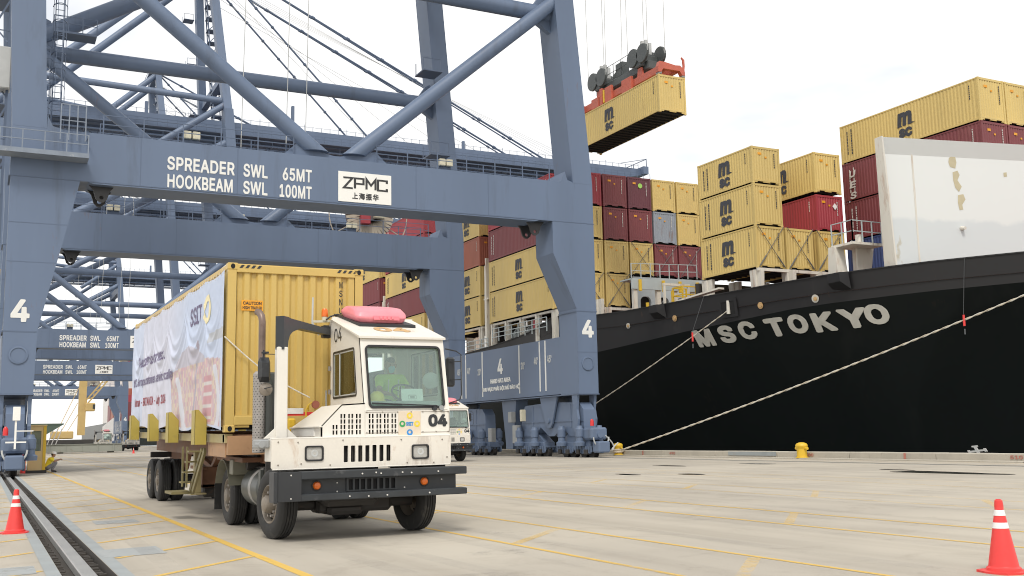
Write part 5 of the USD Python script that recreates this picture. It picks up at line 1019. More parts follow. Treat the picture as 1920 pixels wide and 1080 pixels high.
rf.hull([(CX0-.03, yA, zA), (CX1+.03, yA, zA), (CX0-.03, 17.40, 3.57), (CX1+.03, 17.40, 3.57), (CX0-.03, yA, zA+.035), (CX1+.03, yA, zA+.035), (CX0+.02, 17.38, 3.61), (CX1-.02, 17.38, 3.61)]); rf.hull([(CX0-.02, 17.36, 3.57), (CX1+.02, 17.36, 3.57), (CX0-.02, 17.53, 3.45), (CX1+.02, 17.53, 3.45), (CX0-.02, 17.36, 3.61), (CX1+.02, 17.36, 3.61), (CX0-.02, 17.53, 3.49), (CX1+.02, 17.53, 3.49)])
roof = TR.part('roof', rf, CW)
sl = A([0, 17.38-yA, 3.61-zA-.035]); sl /= np.linalg.norm(sl)
TR.part('number', MB().plate(fit_poly(text_poly('04', 1, stroke=5), h=.34, w=.62), A([6.05, yA, zA+.037])+sl*.55+A([0, -.002, .004]), (1, 0, 0), sl, .003), 'ochre_worn', parent=roof)
TR.part('number', MB().plate(fit_poly(text_poly('04', 1, stroke=0), h=.23, w=.40), (CX0-.002, 17.08, 3.27), (0, -1, 0), (0, 0, 1), .004), 'black_paint', parent=cab)
TR.part('windscreen_seal', MB().plate(ws.buffer(.012).difference(ws.buffer(-.022)), A([CX0, fy(FZ0)-.006, FZ0]), (1, 0, 0), vv, -.02 if False else .02), 'rubber_seal')
TR.part('windscreen', MB().plate(ws.buffer(-.015), A([CX0, fy(FZ0)+.022, FZ0]), (1, 0, 0), vv, .005), 'glass')
for x in (CX0-.004, CX1-.012):
    s_ = TR.part('side_window', MB().yz(win.buffer(-.01), x+.01, x+.014), 'glass_side')
    TR.part('window_seal', MB().yz(win.buffer(.012).difference(win.buffer(-.022)), x-.004, x+.02), 'rubber_seal', parent=s_)
    TR.part('window_frame', MB().yz(win.buffer(-.022).difference(win.buffer(-.042)), x, x+.018).box(x, x+.018, 16.98, 17.01, 2.22, 2.96), 'galvanised', parent=s_)
TR.part('wiper', MB().bar((6.55, fy(2.0)-.03, 2.02), (5.75, fy(2.06)-.03, 2.055), .018).bar((5.95, fy(2.06)-.035, 2.04), (5.45, fy(2.06)-.03, 2.065), .025).cyl((6.5, fy(1.98)-.06, 1.975), (6.5, fy(1.98), 1.975), .035, n=10), BK)
TR.part('wiper_motor', MB().cyl((6.62, fy(1.98)-.05, 1.985), (6.62, fy(1.98), 1.985), .04, n=12).cyl((6.66, fy(1.98)-.03, 1.93), (6.63, fy(1.98)-.03, 1.98), .02, n=8), 'steel_grey', smooth=30)
for z in (2.32, 2.72): TR.part('door_hinge', MB().cyl((CX0-.03, 17.47, z-.04), (CX0-.03, 17.47, z+.04), .025, n=10), 'rim_dirty')
# inside the cab
TR.part('dashboard', MB().cbox(CX0+.06, CX1-.06, 15.80, 16.17, 1.95, 2.10, .03).cbox(CX0+.06, CX1-.06, 15.86, 16.2, 1.63, 1.95, .02), 'interior_grey')
st_ = TR.part('driver_seat', MB().cbox(5.97, 6.47, 16.62, 17.08, 1.86, 1.98, .04).cbox(5.97, 6.47, 17.06, 17.18, 1.97, 2.60, .04), 'cloth_dark'); TR.part('seat_base', MB().cbox(5.96, 6.3, 16.66, 17.04, 1.62, 1.90, .03), 'cloth_grey', parent=st_)
sw = MB(); c_ = A([6.25, 16.30, 2.25]); n_ = A([0, -.62, .78]); n_ /= np.linalg.norm(n_); e_ = np.cross([1.0, 0, 0], n_); t = np.linspace(0, 2*math.pi, 29)
sw.tube([c_+.235*(math.cos(a)*A([1, 0, 0])+math.sin(a)*e_) for a in t], .017, 8)
for a in (math.pi/2+.0, math.pi*1.17, math.pi*1.83): sw.bar(c_, c_+.235*(math.cos(a)*A([1, 0, 0])+math.sin(a)*e_), .035, .014)
sw.cyl(c_-n_*.05, c_+n_*.01, .05, n=14); sw.cyl(c_-n_*.03, c_-n_*.28-A([0, 0, .1]), .035, n=10); TR.part('steering_wheel', sw, BK, smooth=30)
for x0, x1, z0, z1 in ((5.68, 5.76, 2.42, 2.98), (5.86, 5.94, 2.42, 2.98), (6.28, 6.33, 2.3, 3.0), (6.42, 6.48, 2.1, 3.1)): TR.part('cab_pillar', MB().cbox(x0, x1, 17.38, 17.44, z0, z1, .01), W_ if x0 > 6.3 else 'galvanised')
TR.part('cab_fan', MB().lathe((6.66, 16.2, 2.45), (-.5, -1, 0), [(.13, 0), (.14, .02), (.13, .04), (.05, .06), (0, .06)], 20), 'galvanised', smooth=30)
# roof unit, beacon, aerial
ac = MB(); P_ = []
def rr_box(x0, x1, y0, y1, z0, z1, tx, ty, c): return [(x, y, z0) for x in (x0, x1) for y in (y0, y1)]+[(x0+tx, y0+ty+c, z1), (x1-tx, y0+ty+c, z1), (x0+tx, y1-c, z1), (x1-tx, y1-c, z1), (x0+tx*.35, y0+ty*.35, z1-.10), (x1-tx*.35, y0+ty*.35, z1-.10), (x0+tx*.35, y1, z1-.1), (x1-tx*.35, y1, z1-.1)]
zr = lambda y: zA+.035+(y-yA)*(3.61-zA-.035)/(17.38-yA)
ac.hull([(5.62, 16.75, 3.44), (6.36, 16.75, 3.44), (5.54, 17.35, 3.56), (6.42, 17.35, 3.56), (5.58, 16.68, 3.54), (6.42, 16.68, 3.54), (5.58, 16.74, 3.65), (6.42, 16.74, 3.65), (5.62, 16.84, 3.735), (6.36, 16.84, 3.735), (5.50, 17.3, 3.81), (6.34, 17.3, 3.81), (5.46, 17.45, 3.74), (6.40, 17.45, 3.72), (5.50, 17.0, 3.62), (6.46, 17.0, 3.60)])
acm = trimesh.Trimesh(*ac.arr()); acm = acm.subdivide().subdivide(); trimesh.smoothing.filter_taubin(acm, iterations=14)
mat('pink_deep', (.74, .20, .24), .4, .05, 2.0)
acp = TR.part('air_conditioner', acm, 'pink_plastic', smooth=True)
TR.part('unit_base', MB().hull([(5.56, 16.62, zr(16.62)), (6.56, 16.62, zr(16.62)), (5.44, 17.5, 3.56), (6.50, 17.5, 3.56), (5.56, 16.62, zr(16.62)+.05), (6.56, 16.62, zr(16.62)+.05), (5.38, 17.5, 3.68), (6.50, 17.5, 3.64)]), BK, parent=acp)
TR.part('unit_recess', MB().hull([(5.82, 16.655, 3.50), (6.28, 16.655, 3.50), (5.82, 16.67, 3.57), (6.28, 16.67, 3.57), (5.84, 16.76, 3.51), (6.26, 16.76, 3.56)]), 'pink_deep', parent=acp)
for k in range(4): TR.part('recess_tab', MB().box(5.93+k*.07, 5.96+k*.07, 16.645, 16.66, 3.52, 3.56), 'pink_plastic', parent=acp)
bc = TR.part('beacon_base', MB().cyl((5.22, 17.5, 3.55), (5.22, 17.5, 3.62), .05, n=14).bar((5.0, 17.5, 3.53), (5.36, 17.5, 3.55), .04), 'lamp_cream', smooth=30)
TR.part('beacon', MB().lathe((5.22, 17.5, 3.62), (0, 0, 1), [(.055, 0), (.058, .03), (.055, .11), (.04, .14), (0, .145)], 18), 'orange_lens', smooth=40)
TR.part('aerial', MB().cyl((5.0, 17.5, 3.5), (5.01, 17.5, 3.95), .016, n=8).bar((5.0, 17.5, 3.5), (5.12, 17.5, 3.3), .03), 'galvanised', smooth=30)
TR.part('roof_cable', MB().tube([(5.22, 17.4, 3.56), (5.3, 17.42, 3.62), (5.42, 17.42, 3.66), (5.5, 17.42, 3.64)], .014), BK, smooth=30)
# gantry post with black arm, exhaust, mirrors
PX, PY = 4.10, 16.05
TR.part('gantry_post', MB().cbox(PX-.085, PX+.085, PY-.08, PY+.08, 1.55, 2.95, .012).xz([(PX-.26, 1.545), (PX+.26, 1.545), (PX+.09, 1.70), (PX-.09, 1.70)], PY-.03, PY+.03), W_)
ar = MB(); d_ = A([5.30-PX, 17.58-PY, 0]); L_ = np.linalg.norm(d_); d_ /= L_
ar.plate(Polygon([(-.075, -.02), (.075, -.02), (.10, .12), (.16, .22), (.26, .28), (.55, .36), (L_-.02, .375), (L_-.02, .475), (.2, .488), (.1, .50), (-.075, .50)]), A([PX, PY, 2.93])+np.cross(d_, [0, 0, 1])*(-.07), d_, (0, 0, 1), .14); TR.part('gantry_arm', ar, 'bumper_black')
TR.part('arm_bracket', MB().cbox(5.2, 5.36, 17.52, 17.68, 3.26, 3.48, .02).cyl((5.18, 17.56, 3.4), (5.32, 17.56, 3.4), .07, n=12), BK, smooth=30)
mf = TR.part('exhaust_muffler', MB().lathe((3.99, 17.0, 1.32), (0, 0, 1), [(.06, 0), (.105, .01), (.105, 1.27), (.07, 1.31), (.06, 1.31)], 24), 'muffler', smooth=30)
hl = MB()
for i in range(30):
    for k in range(12):
        a = (k+.5*(i % 2))*2*math.pi/12; o = A([3.99+.1055*math.cos(a), 17.0+.1055*math.sin(a), 1.36+i*.041]); tn = A([-math.sin(a), math.cos(a), 0]); n2 = A([math.cos(a), math.sin(a), 0]); z_ = A([0, 0, 1])
        hl.add([o-tn*.011+n2*.001, o-z_*.009+n2*.001, o+tn*.011+n2*.001, o+z_*.009+n2*.001], [(0, 1, 2, 3)])
TR.part('muffler_hole', hl, 'dark_void', parent=mf, kind='stuff')
TR.part('exhaust_pipe', MB().tube([(4.02, 17.0, 2.55), (4.02, 17.0, 3.45), (4.01, 17.02, 3.54), (3.99, 17.08, 3.60), (3.97, 17.14, 3.62)], .058, 14), 'pipe_brown', smooth=30)
TR.part('air_intake', MB().cbox(4.09, 4.26, 16.95, 17.25, 1.45, 2.62, .03).cyl((4.12, 16.9, 1.6), (4.12, 16.9, 2.5), .055, n=12), 'tank_grey', smooth=30)
MX, MY = -.15, .12
mr = TR.part('mirror', MB().hull([(x+MX, y+MY, z+.08) for x, y, z in ((3.98, 16.2, 2.34), (4.13, 16.2, 2.34), (3.95, 16.2, 2.42), (4.15, 16.2, 2.42), (3.95, 16.2, 2.66), (4.14, 16.2, 2.66), (3.98, 16.2, 2.73), (4.12, 16.2, 2.73), (3.99, 16.10, 2.42), (4.10, 16.10, 2.42), (3.99, 16.10, 2.64), (4.10, 16.10, 2.64))]), BK)
TR.part('convex_mirror', MB().lathe((3.93, 16.34, 2.31), (-.1, -1, 0), [(.0, -.02), (.10, .0), (.105, .012), (.09, .03), (0, .055)], 22), 'rim_dirty', parent=mr, smooth=40)
TR.part('mirror_bracket', MB().bar((3.85, 16.3, 2.88), (3.95, 16.25, 2.88), .03).bar((3.88, 16.3, 2.76), (3.88, 16.3, 2.92), .025).bar((3.9, 16.3, 2.86), (4.06, 16.1, 2.84), .012).bar((3.9, 16.3, 2.32), (4.06, 16.1, 2.36), .012), BK, parent=mr)
m2 = TR.part('mirror', MB().cbox(6.85, 7.0, 15.95, 16.05, 2.34, 2.83, .03), BK)
TR.part('mirror_bracket', MB().tube([(6.77, 15.85, 2.96), (6.95, 15.8, 2.92), (7.03, 15.78, 2.86), (7.03, 15.78, 2.2), (7.0, 15.78, 2.12), (6.79, 15.75, 2.06)], .011, 6).bar((6.9, 15.95, 2.75), (7.03, 15.78, 2.75), .015).bar((6.9, 15.95, 2.45), (7.03, 15.78, 2.45), .015), BK, parent=m2, smooth=30)
# bumper
bp_ = TR.part('bumper', MB().cbox(3.87, 6.95, 15.42, 15.70, .93, 1.05, .012).cbox(3.87, 6.95, 15.42, 15.66, .615, .715, .012).box(3.9, 6.83, 15.60, 15.63, .715, .93), 'bumper_black')
bg = slots(sbox(5.0, .73, 5.83, .92), [sbox(5.035+k*.098, .745, 5.10+k*.098, .905) for k in range(8)]); TR.part('bumper_grille', MB().xz(bg, 15.57, 15.598), 'bumper_black', parent=bp_); TR.part('grille_void', MB().box(5.0, 5.83, 15.598, 15.60, .73, .92), 'dark_void', parent=bp_)
TR.part('bumper_end', MB().cbox(3.84, 3.90, 15.38, 15.68, .60, 1.055, .012).cbox(3.9, 4.26, 15.412, 15.60, .615, 1.05, .006), BK, parent=bp_)
for x, z in ((4.54, .83), (6.28, .83)):
    l_ = TR.part('indicator', MB().lathe((x, 15.60, z), (0, -1, 0), [(.062, 0), (.062, .02), (.045, .045), (0, .055)], 20), 'orange_lens', smooth=40); TR.part('indicator_ring', MB().lathe((x+.005, 15.6, z), (0, -1, 0), [(.082, 0), (.082, .012), (.062, .014)], 20), 'rubber_seal', parent=l_)
for x, z in ((4.1, 1.0), (5.2, .99), (5.42, 1.0), (5.5, .985), (5.85, .99), (6.0, .98), (6.45, .985), (4.86, .86), (4.86, .73), (5.0, .66), (5.3, .65), (5.6, .655), (5.95, .75), (6.3, .66), (4.1, .66), (6.58, .85)):
    TR.part('bolt', MB().cyl((x, 15.405 if z > .92 or z < .72 else 15.59, z), (x, 15.43 if z > .92 or z < .72 else 15.60, z), .012, n=8), 'mark_white', parent=bp_)
TR.part('bumper_strut', MB().cbox(4.6, 4.8, 15.65, 16.4, .7, 1.1, .02).cbox(6.0, 6.2, 15.65, 16.4, .7, 1.1, .02), 'chassis_dark')
# running gear
class Steered:
    def __init__(s, T, x, y, a): s.T, s.x, s.y, s.c, s.s, s.path = T, x, y, math.cos(a), math.sin(a), T.path
    def part(s, name, mb, m, **k):
        V, F = mb.arr(); dx, dy = V[:, 0]-s.x, V[:, 1]-s.y; V = np.stack([s.x+dx*s.c-dy*s.s, s.y+dx*s.s+dy*s.c, V[:, 2]], -1)
        return s.T.part(name, MB().add(V, F), m, **k)
def wheel(T, x, y, out, dual=False, parent_name='wheel', steer=0, R=.535, wd=.30):
    """out = -1: hub faces -x"""
    xs = [x] if not dual else [x, x-out*.34]
    for i, xc in enumerate(xs):
        prof = [(.29, -wd/2+.03), (.33, -wd/2), (.44, -wd/2-.005), (R-.04, -wd/2+.02), (R-.006, -wd/2+.045)]
        for k in range(4): q = -wd/2+.06+k*(wd-.12)/4; g_ = (wd-.12)/4; prof += [(R, q+.005), (R, q+g_-.014), (R-.014, q+g_-.010), (R-.014, q+g_-.002)]
        prof += [(R-.006, wd/2-.045), (R-.04, wd/2-.02), (.44, wd/2+.005), (.33, wd/2), (.29, wd/2-.03)]
        w0 = T.part(parent_name, MB().lathe((xc, y, R), (1, 0, 0), prof, 44, caps=False), 'rubber', smooth=35)
        if i == 0 or True:
            o = out if i == 0 else -out
            T.part('rim', MB().lathe((xc, y, R), (o, 0, 0), [(.30, -.12), (.30, wd/2-.02), (.285, wd/2-.01), (.27, wd/2-.03), (.25, .03 if not dual else .02), (.21, .06 if not dual else .0), (.16, .085 if not dual else .0), (.155, .085 if not dual else 0)], 32, caps=False).lathe((xc, y, R), (o, 0, 0), [(.16, .05 if not dual else .0), (0, .05 if not dual else 0)], 24, caps=False), 'rim_dirty', parent=w0, smooth=30)
            if i == 0:
                T.part('hub', MB().lathe((xc, y, R), (o, 0, 0), [(.135, .05), (.135, .12 if dual else .17), (.11, .165 if dual else .215), (.06, .18 if dual else .235), (0, .18 if dual else .235)], 24), 'rim_dirty', parent=w0, smooth=35)
                for k in range(10):
                    a = k*2*math.pi/10; q = A([xc+o*.07, y+.185*math.cos(a), R+.185*math.sin(a)]); T.part('wheel_nut', MB().cyl(q, q+A([o*.06, 0, 0]), .022, n=6), 'muffler', parent=w0)
                for k in range(8):
                    a = (k+.5)*2*math.pi/8; q = A([xc+o*.046, y+.225*math.cos(a), R+.225*math.sin(a)]); T.part('rim_hole', MB().cyl(q, q+A([o*.012, 0, 0]), .026, n=10), 'dark_void', parent=w0)
for s, x in ((-1, 4.17), (1, 6.46)): wheel(Steered(TR, x, 16.5, math.radians(9)), x, 16.5, s)
for s, x in ((-1, 4.20), (1, 6.55)): wheel(TR, x, 19.72, s, True)
TR.part('front_axle', MB().cyl((4.4, 16.5, .50), (6.4, 16.5, .50), .09, n=12).cbox(4.75, 6.0, 16.3, 16.75, .36, .62, .05), 'chassis_dark', smooth=30)
TR.part('rear_axle', MB().cyl((4.4, 19.72, .53), (6.4, 19.72, .53), .12, n=14).lathe((5.38, 19.4, .53), (0, 1, 0), [(.1, 0), (.27, .12), (.30, .32), (.27, .5), (.1, .62)], 20), 'chassis_dark', smooth=30)
TR.part('chassis_rail', MB().cbox(4.85, 4.97, 15.7, 20.6, .72, 1.02, .01), 'chassis_dark'); TR.part('chassis_rail', MB().cbox(5.75, 5.87, 15.7, 20.6, .72, 1.02, .01), 'chassis_dark')
TR.part('engine_block', MB().cbox(4.75, 5.65, 15.9, 17.3, .48, 1.5, .08).cbox(4.9, 5.5, 16.2, 17.0, .33, .5, .06), 'chassis_dark')
TR.part('gearbox', MB().cyl((5.3, 17.3, .75), (5.3, 18.4, .7), .26, .17, n=16).cyl((5.3, 18.4, .66), (5.35, 19.4, .55), .05, n=10), 'chassis_dark', smooth=30)
TR.part('inner_mudguard', MB().cbox(4.28, 4.75, 15.98, 17.02, 1.02, 1.06, .01).cbox(4.1, 4.6, 16.98, 17.02, .5, 1.3, .01).cbox(6.2, 6.68, 15.98, 17.05, 1.02, 1.08, .01).cbox(6.3, 6.7, 15.7, 15.95, .75, 1.2, .02), 'chassis_dark')
TR.part('fuel_tank', MB().lathe((4.42, 17.45, .72), (0, 1, 0), [(0, .0), (.22, .01), (.30, .05), (.335, .12), (.335, 1.25), (.30, 1.32), (0, 1.36)], 36), 'tank_grey', smooth=35)
for y in (17.98,): TR.part('tank_strap', MB().lathe((4.42, y, .72), (0, 1, 0), [(.338, 0), (.345, .01), (.345, .15), (.338, .16)], 36), 'tank_band', smooth=30)
TR.part('step_plate', MB().cbox(4.04, 4.1, 17.08, 17.22, .38, 1.05, .01), 'tank_grey')
for x0, x1 in ((3.96, 4.66), (6.1, 6.8)):
    t = np.linspace(math.radians(18), math.radians(162), 11); pts = [(19.72-.64*math.cos(a), .535+.64*math.sin(a)) for a in t]; m = MB()
    for (ya, za), (yb, zb_) in zip(pts, pts[1:]): m.hull([(x, y, z+dz) for x in (x0, x1) for y, z in ((ya, za), (yb, zb_)) for dz in (0, .012)])
    TR.part('mudguard', m, 'olive_metal', smooth=30)
    TR.part('mud_flap', MB().box(x0, x1, 20.36, 20.375, .25, .75), 'rubber')
TR.part('mudguard_skirt', MB().cbox(3.97, 4.68, 18.85, 19.12, .93, 1.19, .01), 'olive_metal')
TR.part('deck_plate', MB().cbox(4.3, 6.4, 17.55, 20.5, 1.04, 1.07, .01), 'chassis_dark')
TR.part('fifth_wheel', MB().lathe((5.35, 19.3, 1.08), (0, 0, 1), [(.45, 0), (.46, .03), (.45, .10), (0, .10)], 24), 'chassis_dark', smooth=30)
TR.part('air_bottle', MB().cyl((4.16, 18.6, 1.12), (4.6, 18.6, 1.12), .11, n=16), 'chassis_dark', smooth=30)
TR.part('yellow_canister', MB().cbox(4.62, 4.76, 17.6, 17.8, 1.55, 1.88, .03), 'safety_yellow')
TR.part('hose_bundle', MB().tube([(5.02, 17.45, 2.06), (4.97, 17.4, 2.14), (4.91, 17.4, 2.09), (4.93, 17.45, 2.0)], .016).tube([(4.91, 17.4, 2.09), (4.87, 17.4, 2.0), (4.88, 17.4, 1.86)], .014), 'safety_yellow', smooth=30)
TR.part('coiled_hose', MB().lathe((5.02, 17.36, 2.1), (0, -1, 0), [(.03, 0), (.065, .0), (.07, .03), (.065, .05), (.03, .05)], 16), 'container_orange', smooth=30)
TR.part('grab_rail', MB().tube([(5.31, 17.53, 1.9), (5.27, 17.56, 2.0), (5.27, 17.56, 2.35)], .014), 'steel_grey', smooth=30)

# things in the cab
DX, DY = 6.22, 0
person('person', 'driver in a lime vest and blue face mask, hands on the steering wheel', dict(hip=(DX, 16.92, 2.08), waist=(DX, 16.95, 2.24), chest=(DX, 16.96, 2.43), neck=(DX, 16.95, 2.61), head=(DX-.02, 16.89, 2.74),
    lsh=(DX+.19, 16.95, 2.51), lel=(DX+.27, 16.72, 2.31), lwr=(DX+.20, 16.46, 2.27), rsh=(DX-.19, 16.95, 2.51), rel=(DX-.28, 16.74, 2.29), rwr=(DX-.17, 16.50, 2.24),
    lhp=(DX+.1, 16.86, 2.06), lkn=(DX+.13, 16.45, 2.03), lan=(DX+.13, 16.38, 1.72), rhp=(DX-.1, 16.86, 2.06), rkn=(DX-.13, 16.45, 2.03), ran=(DX-.13, 16.38, 1.72)), (0, -1, -.05), 'vest_lime', 'cloth_dark', mask=True)
HT = Thing('safety_helmet', 'yellow safety helmet lying behind the windscreen', 'helmet', (5.63, 15.97, 2.1)); HT.part('shell', MB().lathe((5.63, 15.97, 2.105), (0, -.15, 1), [(.145, 0), (.148, .008), (.122, .018), (.12, .07), (.10, .12), (.055, .155), (0, .162)], 26), 'helmet_yellow', smooth=40); HT.part('brim', MB().hull([(5.56, 15.84, 2.105), (5.70, 15.84, 2.105), (5.52, 15.93, 2.12), (5.74, 15.93, 2.12), (5.57, 15.84, 2.112), (5.69, 15.84, 2.112)]), 'helmet_yellow')
PN = Thing('paper_notice', 'white printed sheet propped behind the windscreen', 'paper', (6.22, 15.95, 2.1)); u2 = A([0, .22, 1.0]); u2 /= np.linalg.norm(u2)
PN.part('sheet', MB().plate(sbox(-.19, 0, .19, .20), (6.2, 15.86, 2.105), (1, .04, 0), u2, .003), 'paper_white')
PN.part('print', MB().plate(union_all([sbox(-.07, .03, .07, .035), sbox(-.07, .09, .07, .10), sbox(-.07, .03, -.063, .1), sbox(.063, .03, .07, .1), sbox(-.04, .045, .04, .08)]), (6.2, 15.855, 2.105), (1, .04, 0), u2, .002), 'steel_grey')
T2P = TR.path
for (x, y, l_) in ((24.35, 57.6, 'white terminal tractor half hidden behind the front tractor\'s right side'), (19.2, 200, 'tiny white truck beyond the long grey slab at far left'), (23.0, 193, 'tiny white truck just left of the trailer\'s rear guide')):
    copy(T2P, 'terminal_tractor', l_, 'truck', (x, y, 0), 'white terminal tractors')

# ------------------------------------------------------------------ trailer with its container and banner
CX, CY, CZ, PITCH = 3.635, 17.97, 1.663, .014
mat('step_olive', (.20, .17, .075), .55, .15, 3.0, damt=.4)
TL = Thing('container_trailer', 'rusty skeletal trailer with yellow corner guides under the bannered container', 'trailer', (4.85, 24, 0))
zt = lambda y: CZ+(y-CY)*PITCH-.02
def sloped(x0, x1, y0, y1, h0, h1): return MB().hull([(x, y, zt(y)+h) for x in (x0, x1) for y in (y0, y1) for h in (h0, h1)])
for x in (4.35, 5.25): TL.part('main_beam', sloped(x, x+.16, 18.0, 30.6, -.52, -.10), 'trailer_rust')
for x in (3.66, 5.92): TL.part('side_rail', sloped(x, x+.13, 18.05, 30.5, -.16, -.01), 'trailer_tan')
for k in range(9): TL.part('cross_member', sloped(3.66, 6.05, 18.1+k*1.52, 18.22+k*1.52, -.15, -.02), 'trailer_rust')
TL.part('front_plate', sloped(4.0, 5.75, 18.22, 20.4, -.50, -.42), 'trailer_rust')
TL.part('front_bolster', sloped(3.70, 6.0, 17.98, 18.2, -.36, -.04), 'trailer_plate')
TL.part('side_plate', sloped(3.68, 3.70, 18.1, 19.6, -.40, -.16), 'trailer_plate')
for y in (19.35, 22.35, 25.05, 28.4):
    for s in (-1, 1):
        xi = CX-.04 if s < 0 else CX+2.478; m = MB(); z0 = zt(y)
        pl = [(0, -.20), (-.20, -.20), (-.20, .42), (-.14, .42), (0, .25)] if s < 0 else [(0, -.20), (.20, -.20), (.20, .42), (.14, .42), (0, .25)]
        m.xz([(xi+a, z0+b) for a, b in pl][::(1 if s > 0 else -1)], y-.02, y+.02)
        xo = xi-.20 if s < 0 else xi+.17; m.box(xo, xo+.03, y-.018, y+.36, z0-.198, z0+.418); m.hull([(xi-.02, y+.02, z0-.2), (xi-.0, y+.3, z0-.2), (xi-.02, y+.02, z0+.22), (xi, y+.3, z0+.22), (xi-.25 if s < 0 else xi+.25, y+.33, z0-.19), (xi-.25 if s < 0 else xi+.25, y+.33, z0+.3)]) if False else None
        TL.part('corner_guide', m, 'guide_yellow'); TL.part('guide_stay', MB().cyl((xi-.08*(-s)*-1, y+.5, z0-.15), (xi-.08*(-s)*-1, y+.5, z0-.02), .10, n=12), 'muffler', smooth=30)
for y in (28.85, 30.3):
    for s, x in ((-1, 4.28), (1, 6.0)): wheel(TL, x, y, s, True)
    TL.part('axle', MB().cyl((4.3, y, .535), (5.95, y, .535), .10, n=12), 'chassis_dark', smooth=30)
TL.part('bogie_hanger', MB().yz([(27.9, 1.25), (31.0, 1.25), (30.6, .8), (29.9, .62), (29.3, .62), (28.4, .8)], 4.75, 4.85).yz([(27.9, 1.25), (31.0, 1.25), (30.6, .8), (29.9, .62), (29.3, .62), (28.4, .8)], 5.4, 5.5), 'trailer_rust')
for (p, q) in (((4.4, 22.2, 1.25), (4.6, 24.6, .62)), ((5.3, 22.2, 1.25), (5.1, 24.6, .62)), ((4.4, 24.8, 1.25), (4.6, 22.6, .75))): TL.part('diagonal_brace', MB().bar(p, q, .1), 'trailer_rust')
TL.part('landing_leg', MB().cbox(4.0, 4.15, 22.75, 22.9, .45, 1.3, .01).cbox(3.92, 4.24, 22.65, 23.0, .42, .45, .005), 'trailer_tan'); TL.part('landing_leg', MB().cbox(5.45, 5.6, 22.75, 22.9, .45, 1.3, .01).cbox(5.37, 5.68, 22.65, 23.0, .42, .45, .005), 'chassis_dark')
TL.part('spare_rack', MB().cbox(4.2, 5.6, 22.95, 24.4, .55, .62, .01).cbox(4.2, 5.6, 22.95, 23.05, .55, .98, .01).cbox(4.2, 4.3, 22.9, 24.4, .92, .98, .01), 'trailer_rust')
TL.part('undercarriage_box', MB().cbox(4.25, 5.55, 23.1, 24.2, .34, .9, .04), 'chassis_dark')
sp = MB()
for y in (21.65, 22.15): sp.bar((3.66, y, .62), (3.66, y, 1.42), .035)
sp.hull([(3.35, 21.5, .50), (3.35, 22.3, .50), (3.75, 21.5, .50), (3.75, 22.3, .50), (3.35, 21.5, .55), (3.35, 22.3, .55), (3.75, 21.5, .55), (3.75, 22.3, .55)]); TL.part('access_step', sp, 'step_olive')
sp = MB()
for y in (21.9,):
    for dx in (0, .3): sp.bar((3.72+dx*0, 21.55-dx, .55+dx*0), (3.72, 20.4-dx, 1.36), .045, .10)
    for k in range(4): sp.box(3.5, 3.74, 21.35-k*.28, 21.55-k*.28, .72+k*.2, .75+k*.2)
TL.part('access_ladder', sp, 'step_olive')
TL.part('rear_lamp_bar', MB().cbox(4.2, 5.6, 30.6, 30.7, 1.1, 1.25, .01), 'chassis_dark')
TL.part('gladhand_box', MB().cbox(4.3, 4.75, 18.4, 18.7, 1.13, 1.38, .02), 'chassis_dark')
# container on the trailer (a shade of pitch: its nose rides lower)
TC = Thing('shipping_container', 'yellow container with a white banner on the trailer', 'container', (CX, CY, CZ))
tp = UsdGeom.Xformable(TC.prim); tp.AddRotateXOp().Set(math.degrees(PITCH))
build_container(TC, 12.192, HC, 'container_gold', False, origin=(CX, CY, CZ), code=False, skip_front=True)
def cpart(name, mb, m, **k):
    return TC.part(name, mb, m, **k)
prof = [(0, 0)]; nC = 9; pw = (2.438-.34)/nC
for k in range(nC): prof += [(k*pw+.02, 0), (k*pw+.105, 0), (k*pw+.135, .045), (k*pw+.205, .045)]
prof += [(2.438-.34, .0)]
cpart('front_panel', panel([(2.438-.34-s, d) for s, d in prof[::-1]], .24, HC-.12, (CX+.17, CY+.03, CZ), (1, 0, 0), (0, 1, 0)) if False else panel(prof, .24, HC-.12, (CX+2.438-.17, CY+.03, CZ), (-1, 0, 0), (0, 1, 0)), 'container_gold')
cpart('front_header', MB().cbox(CX+.16, CX+2.278, CY+.004, CY+.06, CZ+HC-.16, CZ+HC-.02, .008), 'container_gold'); cpart('front_sill', MB().cbox(CX+.16, CX+2.278, CY+.006, CY+.07, CZ+.12, CZ+.27, .008), 'container_gold')
for x0, s in ((CX+.20, 1), (CX+2.24, -1)):
    hz = MB()
    for k in range(4):
        a = x0+s*k*.10; hz.plate([(a, CZ+HC-.085), (a+.05, CZ+HC-.085), (a+.09, CZ+HC-.03), (a+.04, CZ+HC-.03)], (0, CY+.003, 0), (1, 0, 0), (0, 0, 1), .003)
    cpart('hazard_stripe', hz, 'black_paint')
st2 = cpart('caution_sticker', MB().box(CX+.25, CX+.62, CY+.018, CY+.028, CZ+HC-.82, CZ+HC-.64), 'sticker_orange')
cpart('lettering', MB().plate(fit_poly(text_poly('CAUTION', 1, stroke=3), w=.32, h=.055), (CX+.435, CY+.018, CZ+HC-.69), (1, 0, 0), (0, 0, 1), .003), 'black_paint', parent=st2)
cpart('lettering', MB().plate(fit_poly(text_poly('HIGH TRAILER', 1, stroke=3), w=.33, h=.055), (CX+.435, CY+.018, CZ+HC-.77), (1, 0, 0), (0, 0, 1), .003), 'black_paint', parent=st2)
cd = MB()
for k, ch_ in enumerate('MSNU7425186'): cd.plate(fit_poly(text_poly(ch_, 1, stroke=1), h=.115, w=.062 if ch_ != '1' else .03), (CX+2.02, CY+.028, CZ+HC-.30-k*.155), (1, 0, 0), (0, 0, 1), .003)
cpart('container_code', cd, 'black_paint')
